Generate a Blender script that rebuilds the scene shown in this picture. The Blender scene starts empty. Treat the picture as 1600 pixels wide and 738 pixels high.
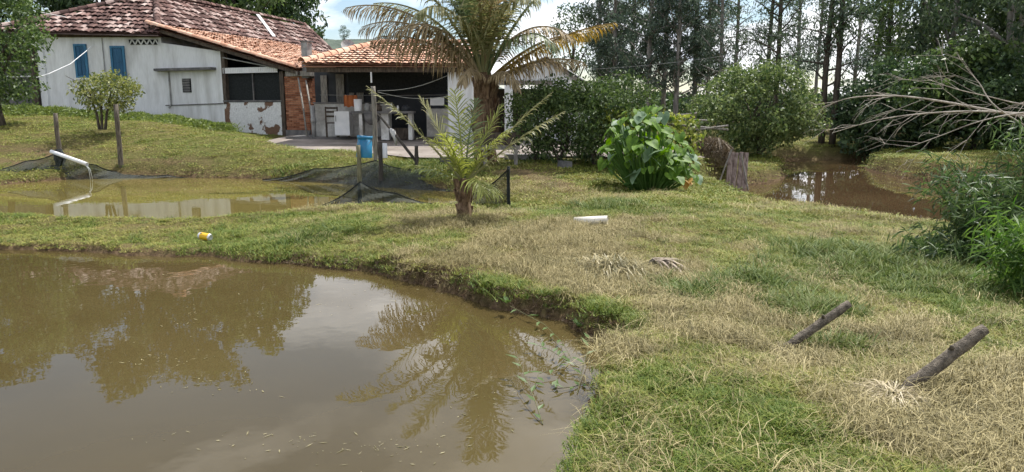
import bpy, math, random
import numpy as np
from mathutils import Vector, Matrix

scene = bpy.context.scene
col = scene.collection
R = math.radians
RNG = np.random.default_rng(11)
random.seed(11)

# ------------------------------------------------------------------ camera
FPX, HORIZON, CAMZ = 1150.0, 165.0, 1.55          # focal length and horizon row of the 1600x738 photograph
PITCH = math.atan((369 - HORIZON) / FPX)
cam_d = bpy.data.cameras.new('camera')
cam_d.sensor_width = 36.0
cam_d.lens = FPX / 1600 * 36.0
cam_d.clip_start = 0.05
cam_d.clip_end = 5000
cam = bpy.data.objects.new('camera', cam_d)
cam.location = (0, 0, CAMZ)
cam.rotation_euler = (math.pi / 2 - PITCH, 0, 0)
col.objects.link(cam)
scene.camera = cam

# ------------------------------------------------------------------ sky
SUN_EL, SUN_AZ = 60.0, 38.0                        # azimuth from +Y towards +X
world = bpy.data.worlds.new('World')
scene.world = world
world.use_nodes = True
wn, wl = world.node_tree.nodes, world.node_tree.links
wn.clear()
sky = wn.new('ShaderNodeTexSky')
sky.sky_type = 'NISHITA'
sky.sun_disc = False
sky.sun_elevation = R(SUN_EL)
sky.sun_rotation = R(SUN_AZ)
sky.air_density = 1.0
sky.dust_density = 0.5
bg1 = wn.new('ShaderNodeBackground'); bg1.inputs[1].default_value = 0.10
wl.new(sky.outputs[0], bg1.inputs[0])
bg2 = wn.new('ShaderNodeBackground'); bg2.inputs[1].default_value = 1.35
tc = wn.new('ShaderNodeTexCoord')
sep = wn.new('ShaderNodeSeparateXYZ'); wl.new(tc.outputs['Generated'], sep.inputs[0])
def wmath(op, a, b=None):
    n = wn.new('ShaderNodeMath'); n.operation = op
    for i, s in enumerate((a, b)):
        if s is None: continue
        if isinstance(s, (int, float)): n.inputs[i].default_value = s
        else: wl.new(s, n.inputs[i])
    return n.outputs[0]
zz = wmath('ADD', wmath('MAXIMUM', sep.outputs[2], 0.0), 0.22)
cmb = wn.new('ShaderNodeCombineXYZ')
wl.new(wmath('DIVIDE', sep.outputs[0], zz), cmb.inputs[0])
wl.new(wmath('DIVIDE', sep.outputs[1], zz), cmb.inputs[1])
n1 = wn.new('ShaderNodeTexNoise'); n1.inputs['Scale'].default_value = 1.15; n1.inputs['Detail'].default_value = 7
n1.inputs['Roughness'].default_value = 0.55; n1.inputs['Distortion'].default_value = 0.25
mp = wn.new('ShaderNodeMapping'); mp.inputs['Location'].default_value = (3.1, 1.7, 0)
wl.new(cmb.outputs[0], mp.inputs[0]); wl.new(mp.outputs[0], n1.inputs['Vector'])
cr = wn.new('ShaderNodeValToRGB')
cr.color_ramp.elements[0].position = 0.43; cr.color_ramp.elements[0].color = (0, 0, 0, 1)
cr.color_ramp.elements[1].position = 0.56; cr.color_ramp.elements[1].color = (1, 1, 1, 1)
wl.new(n1.outputs['Fac'], cr.inputs[0])
n2 = wn.new('ShaderNodeTexNoise'); n2.inputs['Scale'].default_value = 2.1; n2.inputs['Detail'].default_value = 5
wl.new(cmb.outputs[0], n2.inputs['Vector'])
cr2 = wn.new('ShaderNodeValToRGB')
cr2.color_ramp.elements[0].position = 0.32; cr2.color_ramp.elements[0].color = (0.42, 0.45, 0.52, 1)
cr2.color_ramp.elements[1].position = 0.62; cr2.color_ramp.elements[1].color = (1.0, 1.0, 1.02, 1)
wl.new(n2.outputs['Fac'], cr2.inputs[0]); wl.new(cr2.outputs[0], bg2.inputs[0])
mx = wn.new('ShaderNodeMixShader')
wl.new(cr.outputs[0], mx.inputs[0]); wl.new(bg1.outputs[0], mx.inputs[1]); wl.new(bg2.outputs[0], mx.inputs[2])
wo = wn.new('ShaderNodeOutputWorld'); wl.new(mx.outputs[0], wo.inputs[0])

# ------------------------------------------------------------------ sun, exposure
sun_d = bpy.data.lights.new('sun', 'SUN'); sun_d.energy = 5.0; sun_d.angle = R(0.55); sun_d.color = (1.0, 0.965, 0.90)
sun = bpy.data.objects.new('sun', sun_d); col.objects.link(sun)
sdir = Vector((math.sin(R(SUN_AZ)) * math.cos(R(SUN_EL)), math.cos(R(SUN_AZ)) * math.cos(R(SUN_EL)), math.sin(R(SUN_EL))))
sun.rotation_euler = sdir.to_track_quat('Z', 'Y').to_euler()
scene.view_settings.view_transform = 'Standard'
scene.view_settings.look = 'None'
scene.view_settings.gamma = 1.0
scene.view_settings.exposure = 0.5
scene.render.engine = 'CYCLES'
scene.cycles.use_denoising = True
scene.cycles.max_bounces = 4
scene.cycles.diffuse_bounces = 2
scene.cycles.adaptive_threshold = 0.03
scene.cycles.glossy_bounces = 2
scene.cycles.transmission_bounces = 2
scene.cycles.transparent_max_bounces = 12
scene.cycles.caustics_reflective = False
scene.cycles.caustics_refractive = False

# ------------------------------------------------------------------ helpers
CP, SP = math.cos(PITCH), math.sin(PITCH)
def pxdir(u, v):
    a, b = (u - 800) / FPX, (369 - v) / FPX
    return Vector((a, CP + b * SP, -SP + b * CP))
def G(u, v, z):                                    # point of height z seen at a photograph pixel
    d = pxdir(u, v); t = (z - CAMZ) / d.z
    return Vector((d.x * t, d.y * t, z))
def D(u, v, y):                                    # point at distance y seen at a photograph pixel
    d = pxdir(u, v); t = y / d.y
    return Vector((d.x * t, y, CAMZ + d.z * t))

def vnoise(x, y, seed=0):
    xi, yi = np.floor(x).astype(np.int64), np.floor(y).astype(np.int64)
    xf, yf = x - xi, y - yi
    xf, yf = xf * xf * (3 - 2 * xf), yf * yf * (3 - 2 * yf)
    def h(a, b):
        n = (a * 374761393 + b * 668265263 + seed * 974711) & 0x7fffffff
        n = ((n ^ (n >> 13)) * 1274126177) & 0x7fffffff
        return ((n ^ (n >> 16)) & 0xffff) / 65535.0
    return (h(xi, yi) * (1 - xf) + h(xi + 1, yi) * xf) * (1 - yf) + (h(xi, yi + 1) * (1 - xf) + h(xi + 1, yi + 1) * xf) * yf
def fbm(x, y, oct=4, seed=0):
    s, a, t = 0, 1.0, 0
    for o in range(oct):
        s = s + a * vnoise(x * 2 ** o, y * 2 ** o, seed + o); t += a; a *= 0.5
    return s / t
def sstep(t): t = np.clip(t, 0, 1); return t * t * (3 - 2 * t)

def poly_sdf(px, py, poly):                        # negative inside
    poly = np.asarray(poly, float); n = len(poly)
    d2 = np.full(px.shape, 1e18); ins = np.zeros(px.shape, bool)
    for i in range(n):
        a, b = poly[i], poly[(i + 1) % n]; e = b - a
        wx, wy = px - a[0], py - a[1]
        t = np.clip((wx * e[0] + wy * e[1]) / (e @ e + 1e-12), 0, 1)
        d2 = np.minimum(d2, (wx - t * e[0]) ** 2 + (wy - t * e[1]) ** 2)
        c = (a[1] > py) != (b[1] > py)
        with np.errstate(divide='ignore', invalid='ignore'):
            xx = (b[0] - a[0]) * (py - a[1]) / (b[1] - a[1] + 1e-15) + a[0]
        ins ^= c & (px < xx)
    d = np.sqrt(d2); return np.where(ins, -d, d)
def line_dist(px, py, pts):
    d2 = np.full(px.shape, 1e18)
    for a, b in zip(pts[:-1], pts[1:]):
        ex, ey = b[0] - a[0], b[1] - a[1]
        wx, wy = px - a[0], py - a[1]
        t = np.clip((wx * ex + wy * ey) / (ex * ex + ey * ey + 1e-12), 0, 1)
        d2 = np.minimum(d2, (wx - t * ex) ** 2 + (wy - t * ey) ** 2)
    return np.sqrt(d2)
def smooth_poly(pts, it=2):
    p = [np.array(q[:2], float) for q in pts]
    for _ in range(it):
        q = []
        for i in range(len(p)):
            a, b = p[i], p[(i + 1) % len(p)]
            q += [0.75 * a + 0.25 * b, 0.25 * a + 0.75 * b]
        p = q
    return p

# --- mesh collector
class MB:
    def __init__(s): s.v, s.f = [], []
    def poly(s, *pts):
        i = len(s.v); s.v += [tuple(p) for p in pts]; s.f.append(tuple(range(i, i + len(pts))))
    def hexa(s, p):                                # 8 corners: 0-3 bottom ring, 4-7 top ring
        i = len(s.v); s.v += [tuple(q) for q in p]
        for f in ((3, 2, 1, 0), (4, 5, 6, 7), (0, 1, 5, 4), (1, 2, 6, 5), (2, 3, 7, 6), (3, 0, 4, 7)):
            s.f.append(tuple(i + k for k in f))
    def box(s, x0, x1, y0, y1, z0, z1):
        s.hexa([(x0, y0, z0), (x1, y0, z0), (x1, y1, z0), (x0, y1, z0), (x0, y0, z1), (x1, y0, z1), (x1, y1, z1), (x0, y1, z1)])
    def obox(s, o, ax, ay, az):                    # box from a corner and three edge vectors
        o, ax, ay, az = (Vector(q) for q in (o, ax, ay, az))
        s.hexa([o, o + ax, o + ax + ay, o + ay, o + az, o + ax + az, o + ax + ay + az, o + ay + az])
    def wall(s, a, b, z0, z1, t):                  # upright slab from a to b (thickness to the left of a->b)
        a, b = Vector((a[0], a[1], 0)), Vector((b[0], b[1], 0)); d = (b - a).normalized(); n = Vector((-d.y, d.x, 0)) * t
        if not isinstance(z0, (tuple, list)): z0 = (z0, z0)
        if not isinstance(z1, (tuple, list)): z1 = (z1, z1)
        Z = Vector((0, 0, 1))
        s.hexa([a + Z * z0[0], b + Z * z0[1], b + n + Z * z0[1], a + n + Z * z0[0], a + Z * z1[0], b + Z * z1[1], b + n + Z * z1[1], a + n + Z * z1[0]])
    def tube(s, pts, rad, n=8, cap=True, wob=0.0, rnd=None):
        pts = [Vector(p) for p in pts]
        if isinstance(rad, (int, float)): rad = [rad] * len(pts)
        i0 = len(s.v)
        prev = None
        for k, p in enumerate(pts):
            t = (pts[min(k + 1, len(pts) - 1)] - pts[max(k - 1, 0)]).normalized()
            if prev is None:
                u = t.orthogonal().normalized()
            else:
                u = (prev - t * prev.dot(t))
                u = u.normalized() if u.length > 1e-6 else t.orthogonal().normalized()
            prev = u; w = t.cross(u)
            for j in range(n):
                a = 2 * math.pi * j / n
                r = rad[k] * (1 + (random.uniform(-wob, wob) if wob else 0))
                s.v.append(tuple(p + (u * math.cos(a) + w * math.sin(a)) * r))
        for k in range(len(pts) - 1):
            for j in range(n):
                a, b = i0 + k * n + j, i0 + k * n + (j + 1) % n
                s.f.append((a, b, b + n, a + n))
        if cap:
            s.f.append(tuple(i0 + j for j in reversed(range(n))))
            e = i0 + (len(pts) - 1) * n
            s.f.append(tuple(e + j for j in range(n)))
    def ring(s, c, axis, prof, n=20):              # lathe: prof = [(r, h)...] along axis from c
        c, axis = Vector(c), Vector(axis).normalized(); u = axis.orthogonal().normalized(); w = axis.cross(u)
        i0 = len(s.v)
        for r, h in prof:
            for j in range(n):
                a = 2 * math.pi * j / n
                s.v.append(tuple(c + axis * h + (u * math.cos(a) + w * math.sin(a)) * r))
        for k in range(len(prof) - 1):
            for j in range(n):
                a, b = i0 + k * n + j, i0 + k * n + (j + 1) % n
                s.f.append((a, b, b + n, a + n))
        return s
    def build(s, name, mat, parent=None, smooth=False):
        me = bpy.data.meshes.new(name); me.from_pydata(s.v, [], s.f); me.update()
        if smooth:
            me.polygons.foreach_set('use_smooth', [True] * len(me.polygons))
        return link(name, me, mat, parent)
def link(name, me, mat=None, parent=None):
    if mat is not None and not me.materials: me.materials.append(mat)
    o = bpy.data.objects.new(name, me); col.objects.link(o)
    if parent is not None: o.parent = parent
    return o
def np_mesh(name, V, F):                           # V (n,3), F (m,k)
    V = np.ascontiguousarray(V, np.float32); F = np.ascontiguousarray(F, np.int32)
    me = bpy.data.meshes.new(name); k = F.shape[1]
    me.vertices.add(len(V)); me.vertices.foreach_set('co', V.ravel())
    me.loops.add(F.size); me.loops.foreach_set('vertex_index', F.ravel())
    me.polygons.add(len(F)); me.polygons.foreach_set('loop_start', np.arange(len(F), dtype=np.int32) * k)
    me.update(calc_edges=True); me.validate()
    return me
def tag(o, label=None, cat=None, group=None, kind=None):
    if label: o['label'] = label
    if cat: o['category'] = cat
    if group: o['group'] = group
    if kind: o['kind'] = kind
    return o
def thing(name, label, cat, loc=(0, 0, 0), group=None):
    o = bpy.data.objects.new(name, None); col.objects.link(o); o.location = loc
    o.empty_display_size = 0.2
    return tag(o, label, cat, group)
def part(mb, name, mat, parent, smooth=False, kind=None):   # mesh in world coordinates parented to a located Empty
    o = mb.build(name, mat, parent, smooth) if isinstance(mb, MB) else link(name, mb, mat, parent)
    p, off = parent, Vector((0, 0, 0))
    while p is not None:
        off += p.location; p = p.parent
    o.location = -off
    if kind: o['kind'] = kind
    return o

# --- materials
def mat(name, c1, c2=None, rough=0.85, scale=6.0, detail=4, lo=0.35, hi=0.65, c3=None, bump=0.0, bscale=None, spec=0.3, metal=0.0,
        stretch=None, trans=0.0, island=0.0, coord='Object', fine=0.0):
    m = bpy.data.materials.new(name); m.use_nodes = True
    nt = m.node_tree; N, L = nt.nodes, nt.links
    b = N['Principled BSDF']
    b.inputs['Roughness'].default_value = rough
    b.inputs['Specular IOR Level'].default_value = spec
    b.inputs['Metallic'].default_value = metal
    c2 = c2 or c1
    tcn = N.new('ShaderNodeTexCoord'); vec = tcn.outputs[coord]
    if stretch:
        mpn = N.new('ShaderNodeMapping'); mpn.inputs['Scale'].default_value = stretch
        L.new(vec, mpn.inputs[0]); vec = mpn.outputs[0]
    nz = N.new('ShaderNodeTexNoise'); nz.inputs['Scale'].default_value = scale; nz.inputs['Detail'].default_value = detail
    L.new(vec, nz.inputs['Vector'])
    fac = nz.outputs['Fac']
    if island > 0:
        ge = N.new('ShaderNodeNewGeometry'); mxn = N.new('ShaderNodeMix'); mxn.data_type = 'FLOAT'
        mxn.inputs[0].default_value = island
        L.new(fac, mxn.inputs[2]); L.new(ge.outputs['Random Per Island'], mxn.inputs[3]); fac = mxn.outputs[0]
    rp = N.new('ShaderNodeValToRGB'); e = rp.color_ramp.elements
    e[0].position, e[1].position = lo, hi
    e[0].color, e[1].color = (*c1, 1), (*c2, 1)
    if c3:
        x = e.new((lo + hi) / 2 + 0.0); x.color = (*c3, 1)
    L.new(fac, rp.inputs[0]); colr = rp.outputs[0]
    if fine > 0:
        nf = N.new('ShaderNodeTexNoise'); nf.inputs['Scale'].default_value = scale * 9; nf.inputs['Detail'].default_value = 3
        L.new(vec, nf.inputs['Vector'])
        hs = N.new('ShaderNodeHueSaturation')
        mr = N.new('ShaderNodeMapRange'); mr.inputs[1].default_value = 0.3; mr.inputs[2].default_value = 0.7
        mr.inputs[3].default_value = 1 - fine; mr.inputs[4].default_value = 1 + fine
        L.new(nf.outputs['Fac'], mr.inputs[0]); L.new(mr.outputs[0], hs.inputs['Value']); L.new(colr, hs.inputs['Color']); colr = hs.outputs[0]
    L.new(colr, b.inputs['Base Color'])
    if bump:
        bn = N.new('ShaderNodeTexNoise'); bn.inputs['Scale'].default_value = bscale or scale * 4; bn.inputs['Detail'].default_value = 5
        L.new(vec, bn.inputs['Vector'])
        bu = N.new('ShaderNodeBump'); bu.inputs['Strength'].default_value = bump; bu.inputs['Distance'].default_value = 0.02
        L.new(bn.outputs['Fac'], bu.inputs['Height']); L.new(bu.outputs[0], b.inputs['Normal'])
    if trans > 0:
        tr = N.new('ShaderNodeBsdfTranslucent'); mxs = N.new('ShaderNodeMixShader'); mxs.inputs[0].default_value = trans
        hs = N.new('ShaderNodeHueSaturation'); hs.inputs['Saturation'].default_value = 1.15; hs.inputs['Value'].default_value = 1.35
        L.new(colr, hs.inputs['Color']); L.new(hs.outputs[0], tr.inputs[0])
        L.new(b.outputs[0], mxs.inputs[1]); L.new(tr.outputs[0], mxs.inputs[2])
        L.new(mxs.outputs[0], N['Material Output'].inputs[0])
    return m
def leaf_mat(name, dark, light, trans=0.3, rough=0.5, c3=None, spec=0.35, scale=0.6, mid=None):
    return mat(name, dark, light, rough=rough, scale=scale, detail=2, lo=0.25, hi=0.75, trans=trans, island=0.65, spec=spec, c3=mid)

# --- leaves: (N,3) centres -> one mesh of bent leaf blades
def leaf_mesh(name, C, length, width, droop=0.0, rng=RNG, up=0.0, outward=None):
    n = len(C)
    L_ = length * rng.uniform(0.6, 1.25, n); W_ = width * rng.uniform(0.7, 1.2, n)
    d = rng.normal(size=(n, 3)); d[:, 2] += up - droop
    if outward is not None: d += outward
    d /= np.linalg.norm(d, axis=1, keepdims=True)
    q = rng.normal(size=(n, 3)); q[:, 2] += 0.35
    s = np.cross(d, q); s /= np.linalg.norm(s, axis=1, keepdims=True) + 1e-9
    nn = np.cross(s, d)
    b = C - d * (L_ / 2)[:, None]; t = C + d * (L_ / 2)[:, None] - np.array([0, 0, 1.0]) * (L_ * 0.12)[:, None]
    m = C + nn * (W_ * 0.18)[:, None]
    l = m + s * (W_ / 2)[:, None]; r = m - s * (W_ / 2)[:, None]
    V = np.stack([b, l, t, r], 1).reshape(-1, 3)
    F = np.arange(4 * n).reshape(-1, 4)
    return np_mesh(name, V, F)
def clump_points(centers, radii, per, rng=RNG, squash=0.8, shell=0.5):
    P = []; O = []
    for c, r in zip(centers, radii):
        k = max(4, int(per * r * r)) if per > 0 else -per
        d = rng.normal(size=(k, 3)); d /= np.linalg.norm(d, axis=1, keepdims=True)
        rr = r * (shell + (1 - shell) * rng.random(k)) * rng.uniform(0.75, 1.15, k)
        p = d * rr[:, None]; p[:, 2] *= squash
        P.append(np.asarray(c) + p); O.append(d)
    return np.concatenate(P), np.concatenate(O)

# ------------------------------------------------------------------ ponds and terrain
W_NEAR, W_NET, W_FAR = -0.20, -0.10, -0.35
near_px = [(-900, 388), (-300, 390), (0, 393), (60, 392), (150, 398), (300, 402), (440, 413), (560, 427), (640, 440), (700, 455), (760, 475), (820, 493),
           (880, 514), (930, 536), (962, 553), (948, 576), (925, 597), (910, 622), (903, 652), (897, 692), (888, 738), (870, 850), (850, 1100)]
near_poly = [G(u, v, W_NEAR) for u, v in near_px] + [Vector((-0.5, 1.0, 0)), Vector((-14, 0.5, 0))]
net_px = [(-160, 300), (0, 290), (60, 284), (140, 279), (240, 277), (340, 279), (420, 281), (520, 285), (600, 291), (680, 297), (740, 303), (770, 310), (740, 321), (690, 323),
          (620, 321), (540, 322), (470, 328), (390, 336), (300, 343), (200, 342), (100, 339), (0, 334), (-160, 334)]
net_poly = [G(u, v, W_NET) for u, v in net_px]
far_px = [(1105, 292), (1140, 301), (1200, 318), (1300, 333), (1450, 350), (1560, 362), (1800, 372), (1900, 330), (1650, 296), (1540, 289), (1450, 283), (1400, 277), (1352, 266), (1345, 261),
          (1380, 253), (1400, 249), (1300, 249), (1215, 250), (1160, 250), (1195, 257), (1228, 265), (1237, 277), (1200, 287), (1150, 291)]
far_poly = [G(u, v, W_FAR) for u, v in far_px]
PONDS = [(smooth_poly(near_poly, 2), W_NEAR, 0.16), (smooth_poly(net_poly, 2), W_NET, 0.35), (smooth_poly(far_poly, 2), W_FAR, 0.35)]

ctrl = []
def cp(u, v, z): p = G(u, v, z); ctrl.append((p.x, p.y, z))
def cpd(u, v, y): p = D(u, v, y); ctrl.append((p.x, p.y, p.z))
for x, y, z in [(0, 0, 0), (3, 1, -.02), (-14, -3, 0), (14, -3, -.1), (3, 4, 0.0), (6, 6, -.08), (-14, 10, -.08), (10, 9, -.15), (1.5, 11, .06),
                (-24, 18, .5), (-24, 24, 1.2), (-24, 30, 1.4), (-18, 29, 1.3), (-14, 28.5, 1.15), (-11, 26, .72), (-8.5, 24.6, .5), (-6, 24, .46), (-3, 24, .46), (0, 24, .46), (3, 23, .44), (5, 18, .15),
                (-5, 20, .40), (-2, 20, .40), (1, 19, .38), (2.5, 17, .30), (-2, 17.4, .35), (-4, 30, .6), (-10, 40, 1.0), (4, 30, .5), (12, 32, .3), (24, 30, .2), (30, 20, .5), (-40, 60, 1.8),
                (0, 60, .8), (40, 60, .6), (-60, 30, 1.6), (60, 30, 1), (-60, 200, 3), (60, 200, 2), (0, 200, 2), (-60, -20, 0), (60, -20, 0)]:
    ctrl.append((x, y, z))
for t in [(60, 180, 24), (0, 182, 24), (250, 192, 22.5), (350, 208, 22), (430, 217, 23.5), (100, 215, 19.5), (250, 225, 18.8), (380, 238, 18.2), (0, 240, 18.2), (60, 242, 17.9), (150, 254, 17.5), (300, 264, 17.1), (420, 264, 17.0),
          (500, 246, 17.4), (540, 264, 16.4), (640, 270, 15.9), (700, 274, 15.4), (800, 264, 15.0), (860, 264, 15.4), (830, 292, 13.2), (900, 300, 12.9), (960, 296, 13.5)]: cpd(*t)
for t in [(860, 330, .04), (1000, 300, .02), (1060, 305, 0), (1120, 310, -.12), (1100, 280, -.05),
          (725, 340, .06), (650, 350, -.01), (690, 330, -.07), (620, 330, -.07), (765, 330, -.03), (560, 335, -.05), (540, 355, .0), (430, 345, -.07), (300, 350, -.10), (200, 352, -.10), (80, 350, -.10), (0, 345, -.10), (-200, 350, -.1), (-200, 375, -.12), (0, 376, -.12), (150, 378, -.12), (300, 382, -.12), (440, 393, -.11), (560, 408, -.09), (620, 400, 0), (700, 420, 0), (850, 460, 0), (950, 500, 0.02), (1010, 560, .02), (1000, 700, .0),
          (1150, 450, -.07), (1300, 420, -.1), (1300, 350, -.16), (1400, 560, -.06), (1500, 650, -.04), (1000, 400, -.04), (1170, 262, .0), (1195, 270, -.1), (1130, 262, 0.02),
          (1400, 262, -.05), (1450, 252, .12), (1520, 245, .22), (1600, 245, .22), (1550, 270, -.05), (1600, 420, -.08), (1300, 240, 0.0), (1200, 240, 0.05)]: cp(*t)
ctrl = np.array(ctrl)
def yard_front(x): return 17.3 + 0.25 * math.sin(x * 1.3) + max(0, (-x - 2.5)) * 0.85
def yard_z(y): return 0.36 + 0.022 * (y - 17.3)
YARD_POLY = [(-7.5, yard_front(-7.5)), (-5, yard_front(-5)), (-3, yard_front(-3)), (0, yard_front(0)), (4.4, yard_front(4.4)), (4.4, 27), (-7.5, 27)]
def kern(r2): return np.sqrt(r2 + 0.8 ** 2)
_n = len(ctrl)
_A = np.zeros((_n + 3, _n + 3))
_A[:_n, :_n] = kern((ctrl[:, None, 0] - ctrl[None, :, 0]) ** 2 + (ctrl[:, None, 1] - ctrl[None, :, 1]) ** 2) + np.eye(_n) * -0.02
_A[:_n, _n:] = np.c_[np.ones(_n), ctrl[:, :2]]; _A[_n:, :_n] = _A[:_n, _n:].T
_w = np.linalg.solve(_A, np.r_[ctrl[:, 2], 0, 0, 0])
def base_h(x, y):
    sh = x.shape; x, y = x.ravel(), y.ravel()
    xc, yc = np.clip(x, -60, 60), np.clip(y, -20, 200)
    z = _w[_n] + _w[_n + 1] * xc + _w[_n + 2] * yc
    for i in range(_n): z = z + _w[i] * kern((xc - ctrl[i, 0]) ** 2 + (yc - ctrl[i, 1]) ** 2)
    return z.reshape(sh)
def height_np(x, y):
    x, y = np.asarray(x, float), np.asarray(y, float)
    z = base_h(x, y)
    far = sstep((y - 6) / 20)
    z = z + (fbm(x * 1.1, y * 1.1, 4, 3) - 0.5) * (0.10 + 0.10 * far) + (fbm(x * 6, y * 6, 3, 8) - 0.5) * 0.045
    wob = (fbm(x * 2.2, y * 2.2, 4, 21) - 0.5) * 0.34 + (fbm(x * 9, y * 9, 2, 5) - 0.5) * 0.08
    m = (x > -9) & (x < 6) & (y > 16.5) & (y < 29)
    if m.any():
        k = 1 - sstep(poly_sdf(x[m], y[m], YARD_POLY) / 0.5)
        z[m] = z[m] * (1 - k) + (yard_z(y[m]) - 0.05) * k
    for poly, wz, bw in PONDS:
        lo = np.array(poly).min(0) - 3; hi = np.array(poly).max(0) + 3
        m = (x > lo[0]) & (x < hi[0]) & (y > lo[1]) & (y < hi[1])
        if not m.any(): continue
        d = poly_sdf(x[m], y[m], poly) + wob[m] * (1.0 if wz != W_NET else 0.7)
        zz_ = z[m]
        zi = wz - 0.04 + np.maximum(d, -1.2) * 0.45
        lip = zz_ + np.maximum(wz + 0.06 - zz_, 0) * (1 - sstep((d - bw) / 0.5))
        zo = wz - 0.04 + (lip - wz + 0.04) * sstep(d / bw)
        zo = np.where(d > bw, lip, zo)
        z[m] = np.where(d < 0, zi, zo)
    return z
def H(x, y): return float(height_np(np.array([x]), np.array([y]))[0])
def on(u, v, z0=0.0):                              # ground point under a photograph pixel
    p = G(u, v, z0)
    for _ in range(12):
        p = G(u, v, 0.5 * p.z + 0.5 * H(p.x, p.y))
    return p

# --- where the grass is dry (0 green .. 1 straw) and how bare the soil is
def L2(pts): return [tuple(G(u, v, 0)[:2]) for u, v in pts]
DRY_LINES = [(L2([(640, 415), (760, 410), (880, 400), (960, 430), (1060, 480), (1180, 540), (1300, 590), (1420, 640), (1600, 690), (1900, 760)]), 0.55),
             (L2([(700, 345), (780, 360), (880, 385), (950, 420), (1050, 420)]), 0.75), (L2([(800, 285), (850, 310), (900, 330)]), 0.8),
             (L2([(1200, 480), (1350, 500), (1500, 560), (1700, 560)]), 0.6), (L2([(905, 350), (900, 380), (880, 410)]), 0.5),
             (L2([(960, 560), (1020, 550)]), 0.22), (L2([(905, 640), (950, 600)]), 0.16), (L2([(1500, 620), (1600, 610)]), 0.5)]
GREEN_LINES = [(L2([(560, 415), (640, 428), (760, 450), (860, 472), (960, 505), (1060, 560), (1150, 640), (1250, 760)]), 0.42), (L2([(1000, 640), (1100, 740)]), 0.8),
               (L2([(540, 345), (450, 370), (330, 385)]), 0.6), (L2([(800, 320), (880, 340)]), 0.6), (L2([(920, 325), (1010, 330)]), 0.6)]
WEED_SPOTS = [((1360, 395), 1.2), ((1260, 470), .5), ((1080, 450), .5), ((950, 325), .6), ((480, 365), .4), ((280, 395), .35), ((1440, 420), 1.0), ((650, 275), .9), ((1180, 430), .5), ((1290, 520), .25), ((440, 275), .6)]
WEED_SPOTS = [(tuple(G(*p, 0)[:2]), r) for p, r in WEED_SPOTS]
def maps(x, y):
    x, y = np.asarray(x, float), np.asarray(y, float)
    n = fbm(x * 1.3, y * 1.3, 4, 40); n2 = fbm(x * 4.5, y * 4.5, 3, 60)
    dry = 0.30 + (n - 0.5) * 1.2 + (n2 - 0.5) * 0.9
    dry = dry + 0.02 * sstep((x - 0.5) / 3)
    for pts, w in DRY_LINES:
        dry = dry + 0.46 * np.exp(-(line_dist(x, y, pts) / w) ** 2)
    for pts, w in GREEN_LINES:
        dry = dry - 0.45 * np.exp(-(line_dist(x, y, pts) / w) ** 2)
    weed = np.zeros_like(x)
    for c, r in WEED_SPOTS:
        weed = np.maximum(weed, np.exp(-((x - c[0]) ** 2 + (y - c[1]) ** 2) / r ** 2))
    weed = weed * (0.5 + n2)
    dry = dry - 0.5 * weed
    return np.clip(dry, 0, 1), np.clip(weed, 0, 1)

def axis_coords(lo, a, b, hi, s, g):
    c = list(np.arange(a, b, s)); st = s; v = c[-1]
    while v < hi: st *= 1 + g; v += st; c.append(v)
    st = s; v = c[0]; left = []
    while v > lo: st *= 1 + g; v -= st; left.append(v)
    return np.array(left[::-1] + c)
gx = axis_coords(-1400, -7.5, 6.5, 1400, 0.075, 0.032)
gy = axis_coords(-30, 1.6, 11.5, 2200, 0.07, 0.028)
XX, YY = np.meshgrid(gx, gy)
ZZ = height_np(XX, YY)
nx, ny = len(gx), len(gy)
V = np.stack([XX.ravel(), YY.ravel(), ZZ.ravel()], 1)
ii = (np.arange(ny - 1)[:, None] * nx + np.arange(nx - 1)[None, :]).ravel()
F = np.stack([ii, ii + 1, ii + nx + 1, ii + nx], 1)
gme = np_mesh('ground', V, F)
gme.polygons.foreach_set('use_smooth', [True] * len(gme.polygons))
dry_v, weed_v = maps(XX.ravel(), YY.ravel())
bare = np.zeros(len(V))
for k, (poly, wz, bw) in enumerate(PONDS):
    lo = np.array(poly).min(0) - 3; hi = np.array(poly).max(0) + 3
    m = (V[:, 0] > lo[0]) & (V[:, 0] < hi[0]) & (V[:, 1] > lo[1]) & (V[:, 1] < hi[1])
    sd = poly_sdf(V[m, 0], V[m, 1], poly)
    bare[m] = np.maximum(bare[m], (1 - sstep((V[m, 2] - wz - 0.02) / (np.where(V[m, 0] > -.4, .17, .09) if k == 0 else (0.12 if k == 1 else .26)))) * (1 - sstep((sd - .25) / .3)))
# eroded banks and trodden soil
LB_ = lambda pts: [tuple(D(u, v, y)[:2]) for u, v, y in pts]
BANK_LINES = [(LB_([(-60, 222, 18.9), (30, 228, 18.6), (95, 240, 18.0)]), .30), (LB_([(120, 252, 17.5), (200, 252, 17.5), (290, 250, 17.6), (340, 252, 17.5)]), .22), (LB_([(800, 268, 14.9), (845, 285, 13.9), (900, 306, 12.8)]), .38), (LB_([(-20, 255, 17.4), (60, 262, 17.1)]), .3)]
for pts, w in BANK_LINES + [ (L2([(810, 275), (870, 300)]), 0.5), (L2([(1320, 515), (1370, 530)]), .16), (L2([(950, 462), (1010, 478), (1100, 500)]), .16), (L2([(815, 440), (850, 444)]), .14), (L2([(1330, 640), (1450, 655)]), .12), (L2([(690, 415), (740, 425)]), .2)]:
    bare = np.maximum(bare, 0.9 * np.exp(-(line_dist(V[:, 0], V[:, 1], pts) / w) ** 2) * (fbm(V[:, 0] * 2, V[:, 1] * 2, 3, 90) * 1.4))
bare = np.maximum(bare, np.clip(sstep((V[:, 1] - 33) / 4), 0, 1) * 0.6)
pbank = G(1500, 268, -.1)
bare = np.maximum(bare, 0.75 * np.exp(-(((V[:, 0] - pbank.x) / 4) ** 2 + ((V[:, 1] - pbank.y + .4) / 1.0) ** 2)))
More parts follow.
